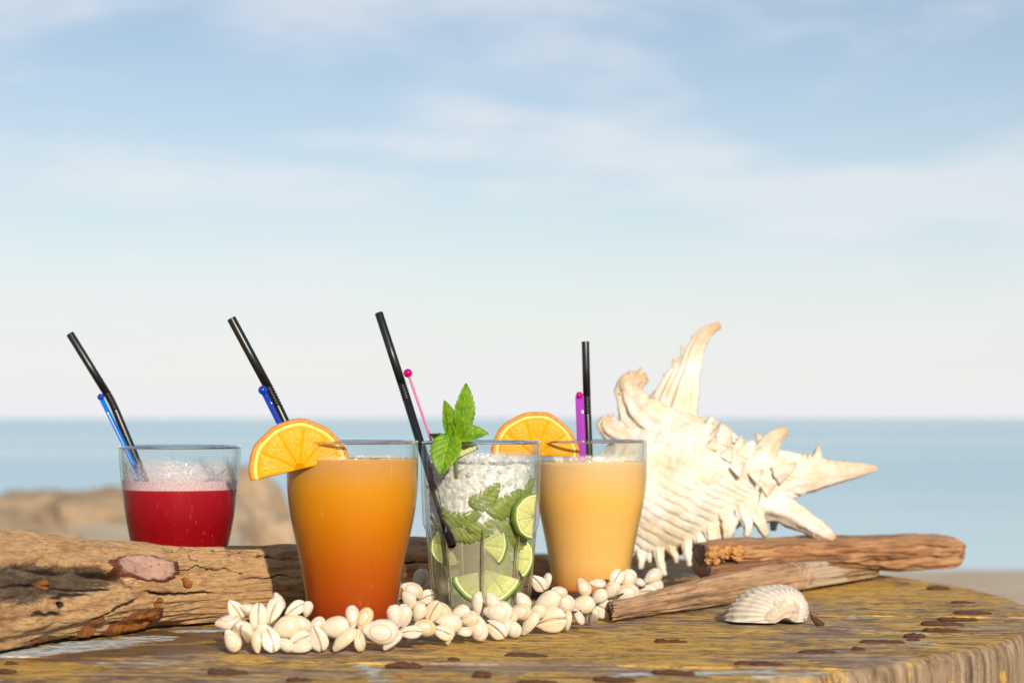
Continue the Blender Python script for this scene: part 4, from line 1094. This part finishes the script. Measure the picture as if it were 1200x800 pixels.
citrus('lime_slice', 'half lime slice low in the middle of the ice drink', 'lime slice', P(563, 637, 1.184), .0165, (.70, .1, -.72), (-.15, -1, .15), .005, LM, 5, LG)
citrus('lime_slice', 'pale lime slice at the right wall of the ice drink', 'lime slice', P(623, 605, 1.186), .0138, (.10, .1, 1.0), (.55, -.8, .0), .005, LM, 5, LG)
citrus('lime_slice', 'lime wedge with green rind at the bottom of the ice drink', 'lime slice', P(571, 668, 1.190), .0215, (-.97, 0, -.22), (.05, -1, .25), .006, LM, 4, LG, R(150))
citrus('lime_slice', 'pale lime slice under the mint sprig on top of the ice', 'lime slice', P(537, 537, 1.176), .0130, (.90, .1, .44), (.2, -1, .3), .004, LM, 4, LG, R(120))
citrus('lime_slice', 'lime slice standing upright between the middle slice and the right wall', 'lime slice', P(596, 652, 1.194), .0155, (.55, .1, -.80), (.1, -1, .1), .005, LM, 4, LG)
citrus('lime_slice', 'lime slice half hidden behind the straw low in the ice drink', 'lime slice', P(527, 640, 1.195), .012, (-.5, .1, .85), (-.4, -1, .15), .004, LM, 4, LG)

# ------------------------------------------------------------------ mint
def leaf_mesh(base, tip, width, nrm, cup=0.15, bend=0.0, serr=0.07, nu=34, nv=19, fold=0.25):
    base, tip = Vector(base), Vector(tip)
    x = (tip - base); L = x.length; x.normalize(); z = (Vector(nrm) - x * Vector(nrm).dot(x)).normalized(); y = z.cross(x)
    V, U, VV, VE = [], [], [], []
    for i in range(nu):
        u = i / (nu - 1)
        w = (math.sin(math.pi * u ** 0.78) ** 0.72) * (1 - 0.10 * u) if 0 < u < 1 else 0.02
        saw = (u * 9) % 1.0
        for j in range(nv):
            v = j / (nv - 1) * 2 - 1
            e = max(0, abs(v) - .8) / .2
            ww = w * (1 + serr * (saw - .5) * 2 * e)
            ph = (u * 7.0 - abs(v) * 2.2) % 1.0
            quilt = math.sin(math.pi * ph) ** 0.6
            zz = fold * abs(v) * w * width * .5 + cup * width * (v * v) * .4 - bend * L * u * u + .085 * width * quilt * (1 - abs(v) ** 4) * min(1, w * 1.5) - .03 * width * math.exp(-(v / .09) ** 2)
            V.append(base + x * (u * L) + y * (v * ww * width / 2) + z * zz)
            U.append(u); VV.append(v); VE.append(max(math.exp(-(v / .07) ** 2), math.exp(-((ph - .0) / .10) ** 2) * .5, math.exp(-((ph - 1.0) / .10) ** 2) * .5))
    n0 = len(V)
    F = grid_faces(nu, nv)
    return V, F, {'u': U, 'v': VV, 'vein': VE}
def leaf(name, *a, mat=None, parent=None, **k):
    V, F, A = leaf_mesh(*a, **k)
    o = mesh_obj(name, V, F, mat or M['mint'], None, attrs=A)
    sm = o.modifiers.new('thickness', 'SOLIDIFY'); sm.thickness = .0004; sm.offset = 0
    if parent: adopt(parent, o)
    return o
px1 = MJD / FPX
sd = 1.170
sprig = thing('mint_sprig', 'fresh mint sprig standing in the crushed ice', 'mint sprig', P(532, 540, 1.185))
bpy.context.view_layer.update()
pj = lambda px, py, dd=0.0: P(px, py, sd + dd)
v, f = sweep([pj(535, 560, .012), pj(534, 535, .010), pj(533, 512, .006), pj(538, 496, .004)], [.0012, .0013, .0012, .0008], 8)
adopt(sprig, mesh_obj('stem', v, f, M['mint'], None))
leaf('leaf', pj(540, 506, .004), pj(546, 449, .002), .0135, (.35, -1, .05), parent=sprig, fold=.45, cup=.1)
leaf('leaf', pj(529, 513, .003), pj(520, 469, -.003), .0115, (.55, -1, .1), parent=sprig, fold=.5)
leaf('leaf', pj(531, 512, .001), pj(571, 506, -.006), .0135, (.05, -1, .75), parent=sprig, fold=.2, bend=.10)
leaf('leaf', pj(528, 509, 0), pj(516, 554, -.016), .0190, (-.12, -1, .35), parent=sprig, fold=.12, bend=.10, cup=.2)
leaf('leaf', pj(534, 516, 0), pj(541, 491, -.006), .0062, (.5, -1, .5), parent=sprig, nu=20, nv=11)
leaf('leaf', pj(533, 516, 0), pj(527, 494, -.004), .0056, (-.4, -1, .4), parent=sprig, nu=20, nv=11)
leaf('leaf', pj(536, 516, -.001), pj(549, 500, -.006), .0066, (.2, -1, .6), parent=sprig, nu=20, nv=11)
leaf('leaf', pj(533, 514, .008), pj(504, 508, .012), .0120, (-.2, -.6, -.8), parent=sprig, mat=M['mint_wet'])
MG = 'steeped mint leaves in the ice drink'
def at_wall(px, py, back=0.0):
    """a point just inside the front wall of the ice drink"""
    z = H - (py - HZ) / FPX * 1.18; dx = (px - 563.5) * 1.195 / FPX
    d = MJD - math.sqrt(max((r_at(prJ, max(z, .01)) - .0025) ** 2 - dx * dx, 1e-6)) + back
    return P(px, py, d)
for (b, t, w, n, lab, cu, be, bk_) in [
        ((513, 604), (562, 603), .0130, (-.2, -1, .25), 'steeped mint leaf lying level next to the straw in the ice drink', .5, .10, 0),
        ((543, 615), (596, 598), .0150, (0, -1, .3), 'broad pale mint leaf across the middle of the ice drink', .6, .14, .0012),
        ((572, 600), (612, 573), .0140, (.2, -1, .2), 'pale mint leaf slanting up into the ice right of centre', .7, .12, .0006),
        ((550, 592), (586, 566), .0125, (-.1, -1, .3), 'topmost steeped mint leaf half sunk in the ice', .5, -.12, .0016),
        ((584, 616), (622, 606), .0120, (.4, -1, .2), 'small mint leaf next to the right lime slice', .6, .10, .0008),
        ((596, 592), (628, 560), .0095, (.5, -1, .1), 'narrow dark mint leaf against the right wall of the ice drink', .4, .06, 0),
        ((528, 620), (574, 626), .0100, (-.1, -1, .3), 'small mint leaf just above the middle lime slice', .6, .12, .0004),
        ((602, 620), (616, 662), .0110, (.4, -1, 0), 'mint leaf hanging down at the right of the lime pieces', .6, .10, .0006),
        ((578, 636), (592, 688), .0110, (.1, -1, 0), 'dark mint leaf standing low behind the lime wedge', .5, .05, .006)]:
    tag(leaf('mint_leaf', at_wall(*b, bk_), at_wall(*t, bk_), w * 1.38, n, mat=M['mint_wet'], cup=-.35 * cu, fold=-.08, bend=.25 * be, serr=.14), lab, 'mint leaf', MG)

# ------------------------------------------------------------------ cowrie garland
def cowrie_mesh(seed, wid=.66, hgt=.56):
    nu, nv = 40, 64; V, SL = [], []
    for i in range(nu):
        a = math.pi * i / (nu - 1); x = math.cos(a)
        for j in range(nv):
            q = 2.0 * j / nv - 1.0
            b = math.pi + math.pi * math.copysign(abs(q) ** 1.6, q)          # rows crowd towards the aperture
            s_ = math.sin(a) ** 1.06 if 0 < i < nu - 1 else 0.0
            y = math.sin(b) * s_ * wid * (1 + 0.24 * x); z = math.cos(b) * s_ * hgt * (1 + .14 * x)
            if z < 0: z = -0.31 * (1 - math.exp(z / 0.24))
            y *= 1 + .05 * math.exp(-((z + .10) / .12) ** 2)
            sl = 0.0; yc = .11 * (x * x - .35)
            if z < 0:
                dy = y - yc; dep = min(1.0, -z / .12)
                sl = math.exp(-(dy / .042) ** 2) * dep
                z += .22 * sl
                z += .012 * math.sin(x * 42) * math.exp(-((abs(dy) - .10) / .05) ** 2) * dep
                z -= .03 * math.exp(-((abs(dy) - .20) / .12) ** 2) * dep
            # short channels at both ends
            if abs(x) > .86: x_ = x * (1 - .10 * math.exp(-((y - yc) / .10) ** 2) * (1 if z < .12 else 0))
            else: x_ = x
            x_ += .09 * math.copysign(max(0, abs(x) - .80) / .20, x) ** 1 * (1.3 if x < 0 else .5)
            n = 1 + .03 * fb(x * 1.5 + seed, y * 1.5, z * 1.5, 2)
            V.append((x_ * n, y * n, z * n)); SL.append(min(1, max(0, sl - .45) * 1.7) * (.55 + .45 * math.sin(x * 3 + seed)))
    me_o = mesh_obj('cowrie', V, grid_faces(nu, nv, True), M['cowrie'], None, attrs={'slit': SL})
    me = me_o.data; bpy.data.objects.remove(me_o); return me
CM = [cowrie_mesh(1.0, .64, .54), cowrie_mesh(4.0, .70, .58), cowrie_mesh(8.0, .58, .52)]
gar = thing('cowrie_garland', 'garland of cream cowrie shells wound round the feet of the glasses', 'shell garland', P(500, 760, dg(760)))
def dfront(px): return float(np.interp(px, [255, 300, 370, 450, 530, 600, 660, 690, 720, 775], [1.046, 1.042, 1.045, 1.05, 1.082, 1.112, 1.148, 1.18, 1.262, 1.36]))
# (crop x, crop y, length, width, axis angle in the picture, face d/a/s)
A6 = [(180, 270, 125, 85, -55, 'a'), (140, 345, 145, 100, 4, 's'), (255, 265, 95, 60, -20, 'd'), (230, 405, 155, 112, 100, 'e'), (315, 325, 180, 100, 92, 'a'), (160, 475, 135, 105, -62, 'd'), (305, 480, 125, 66, 96, 's'),
      (385, 470, 150, 105, -70, 'a'), (405, 275, 155, 90, 68, 'a'), (435, 222, 105, 62, -65, 's'), (480, 375, 165, 130, 18, 'd'), (530, 265, 125, 75, 32, 'a'), (560, 350, 130, 85, -35, 'd'), (552, 450, 140, 92, 28, 'a'), (560, 503, 130, 60, 8, 's'),
      (655, 360, 110, 70, 45, 'd'), (665, 465, 150, 102, -72, 'a'), (760, 375, 178, 136, 8, 'd'), (865, 312, 130, 78, 95, 'd'), (935, 327, 140, 85, 68, 'd'), (820, 470, 170, 68, 44, 's'), (905, 460, 125, 72, -82, 's'),
      (1030, 400, 200, 142, -8, 'd'), (1100, 467, 140, 70, 45, 's'), (1115, 312, 140, 92, 98, 'd'), (1165, 320, 150, 80, 72, 'd'),
      (330, 400, 110, 80, 60, 'd'), (620, 420, 100, 70, 70, 's'), (470, 500, 110, 70, -30, 'd'), (600, 265, 90, 70, 80, 'd')]
A7 = [(110, 272, 75, 60, 70, 'd'), (75, 355, 92, 52, 5, 'a'), (130, 335, 95, 80, -10, 'd'), (168, 272, 98, 64, 62, 'a'), (205, 265, 90, 60, -50, 'd'), (230, 315, 112, 84, -12, 'd'),
      (210, 355, 92, 56, -22, 'a'), (236, 385, 62, 42, 70, 's'), (280, 272, 80, 55, 20, 'd'), (312, 300, 88, 66, 8, 'd'), (295, 352, 66, 48, -8, 's'), (352, 235, 95, 60, 88, 's'), (412, 225, 75, 58, -60, 'd'), (437, 272, 116, 90, -4, 'd'),
      (525, 272, 95, 76, 15, 'd'), (540, 227, 78, 62, -60, 'd'), (358, 355, 102, 68, -80, 'd'), (430, 345, 96, 66, -40, 'a'), (466, 342, 84, 46, 78, 's'), (497, 345, 78, 60, -48, 'd'), (570, 326, 108, 62, 55, 's'), (640, 230, 118, 78, 32, 'd'),
      (655, 305, 125, 98, 12, 'a'), (725, 305, 74, 48, 85, 's'), (690, 187, 66, 44, -20, 'd'), (715, 232, 84, 70, -50, 'd'), (785, 242, 104, 84, 12, 'd'), (818, 292, 84, 66, 80, 'e'), (865, 267, 90, 76, -28, 'a'),
      (790, 168, 78, 70, -60, 'd'), (848, 152, 68, 42, -5, 's'), (855, 207, 70, 64, 40, 'd'), (905, 182, 84, 60, 50, 'd'), (925, 132, 76, 55, 60, 'a'), (975, 137, 84, 66, 75, 'd'), (965, 196, 112, 76, 8, 'd'), (905, 232, 44, 34, -20, 's'),
      (1020, 147, 52, 40, -25, 's'), (1050, 187, 80, 52, 5, 'a'), (1078, 125, 80, 56, 30, 'd'), (1085, 160, 70, 60, -40, 'd'), (40, 285, 95, 55, 80, 'd'), (330, 330, 70, 55, 60, 'd'), (600, 270, 70, 60, 10, 'd'), (770, 290, 70, 55, -60, 's'),
      (480, 300, 80, 55, 40, 'd'), (940, 235, 60, 50, 10, 's')]
BK = [(115, 132, 82, 60, 65, 'd', 1.252), (80, 182, 94, 66, -28, 'd', 1.20), (66, 215, 66, 60, -50, 'd', 1.19), (135, 212, 80, 66, 25, 'a', 1.205), (605, 152, 74, 60, -50, 'a', 1.275), (641, 142, 62, 40, 80, 's', 1.285), (160, 160, 70, 60, 20, 'd', 1.25), (100, 245, 70, 55, 0, 's', 1.19)]
items = []
for (cx, cy_, l, w, an, f) in A6: items.append((240 + cx / 5.0, 660 + cy_ / 5.0, l / 5.0, w / 5.0, an, f, None))
for (cx, cy_, l, w, an, f) in A7: items.append((460 + cx / 3.53, 640 + cy_ / 3.53, l / 3.53, w / 3.53, an, f, None))
for (cx, cy_, l, w, an, f, dd) in BK: items.append((460 + cx / 3.53, 640 + cy_ / 3.53, l / 3.53, w / 3.53, an, f, dd))
cpts = []
for k, (px, py, l, w, an, f, dd) in enumerate(items):
    d = dd if dd else dfront(px)
    for _ in range(3):
        z = H - (py - HZ) / FPX * d
        if not dd:
            hh = w / 2 / FPX * d
            d = dfront(px) + max(0.0, z - 0.006) * 0.55
    z = H - (py - HZ) / FPX * d
    p = Vector(((px - 600) / FPX * d, d, z))
    hl = l / 2 / FPX * d * 1.04
    a = R(an); X = Vector((math.cos(a), random.uniform(-.25, .25), math.sin(a))).normalized()
    tocam = Vector((random.uniform(-.25, .25), -1, random.uniform(-.05, .35)))
    if f == 'a': Zd = -tocam
    elif f == 's': Zd = Vector((-math.sin(a), -.55, math.cos(a)))
    else: Zd = tocam
    if f == 'e': X = (Vector((math.cos(a) * .6, -.8, math.sin(a) * .6))).normalized(); Zd = Vector((0.3, 0, 1)); hl *= 1.25
    Zv = (Zd - X * Zd.dot(X)).normalized(); Y = Zv.cross(X)
    me = CM[k % 3]; rel = (.64, .70, .58)[k % 3]
    wy = (w / l) / rel if f in 'da' else 1.0
    wy = max(.78, min(1.18, wy))
    m3 = Matrix((X * hl, Y * hl * wy, Zv * hl)).transposed()
    # keep the lowest point of the shell on the board
    low = min((m3 @ v.co).z for v in list(me.vertices)[::9])
    if p.z + low < 0.0004: p.z = 0.0004 - low
    o = bpy.data.objects.new('cowrie', me); COL.objects.link(o)
    m4 = m3.to_4x4(); m4.translation = p - gar.location
    o.parent = gar; o.matrix_local = m4
    cpts.append(p)
# thread through the shells, front strand then round the back
fr = sorted([p for p, it in zip(cpts, items) if it[6] is None], key=lambda p: p.x)
path = []
for i in range(0, len(fr), 4):
    g = fr[i:i + 4]; c = sum(g, Vector()) / len(g); c.z = max(.006, c.z * .8); path.append(c)
bk = sorted([p for p, it in zip(cpts, items) if it[6] is not None], key=lambda p: -p.x)
path += [Vector((.085, 1.385, .004)), Vector((.03, 1.375, .004))] + [Vector((p.x, p.y, max(.004, p.z * .8))) for p in bk[::2]] + [Vector((-.10, 1.188, .003)), Vector((-.155, 1.10, .004)), path[0]]
C = [Vector(c) for c in catmull([tuple(p) for p in path], 160)]
v, f = sweep([c - gar.location for c in C], [.0006] * 160, 6, up=Vector((0, 0, 1)))
mesh_obj('thread', v, f, M['cord'], gar)
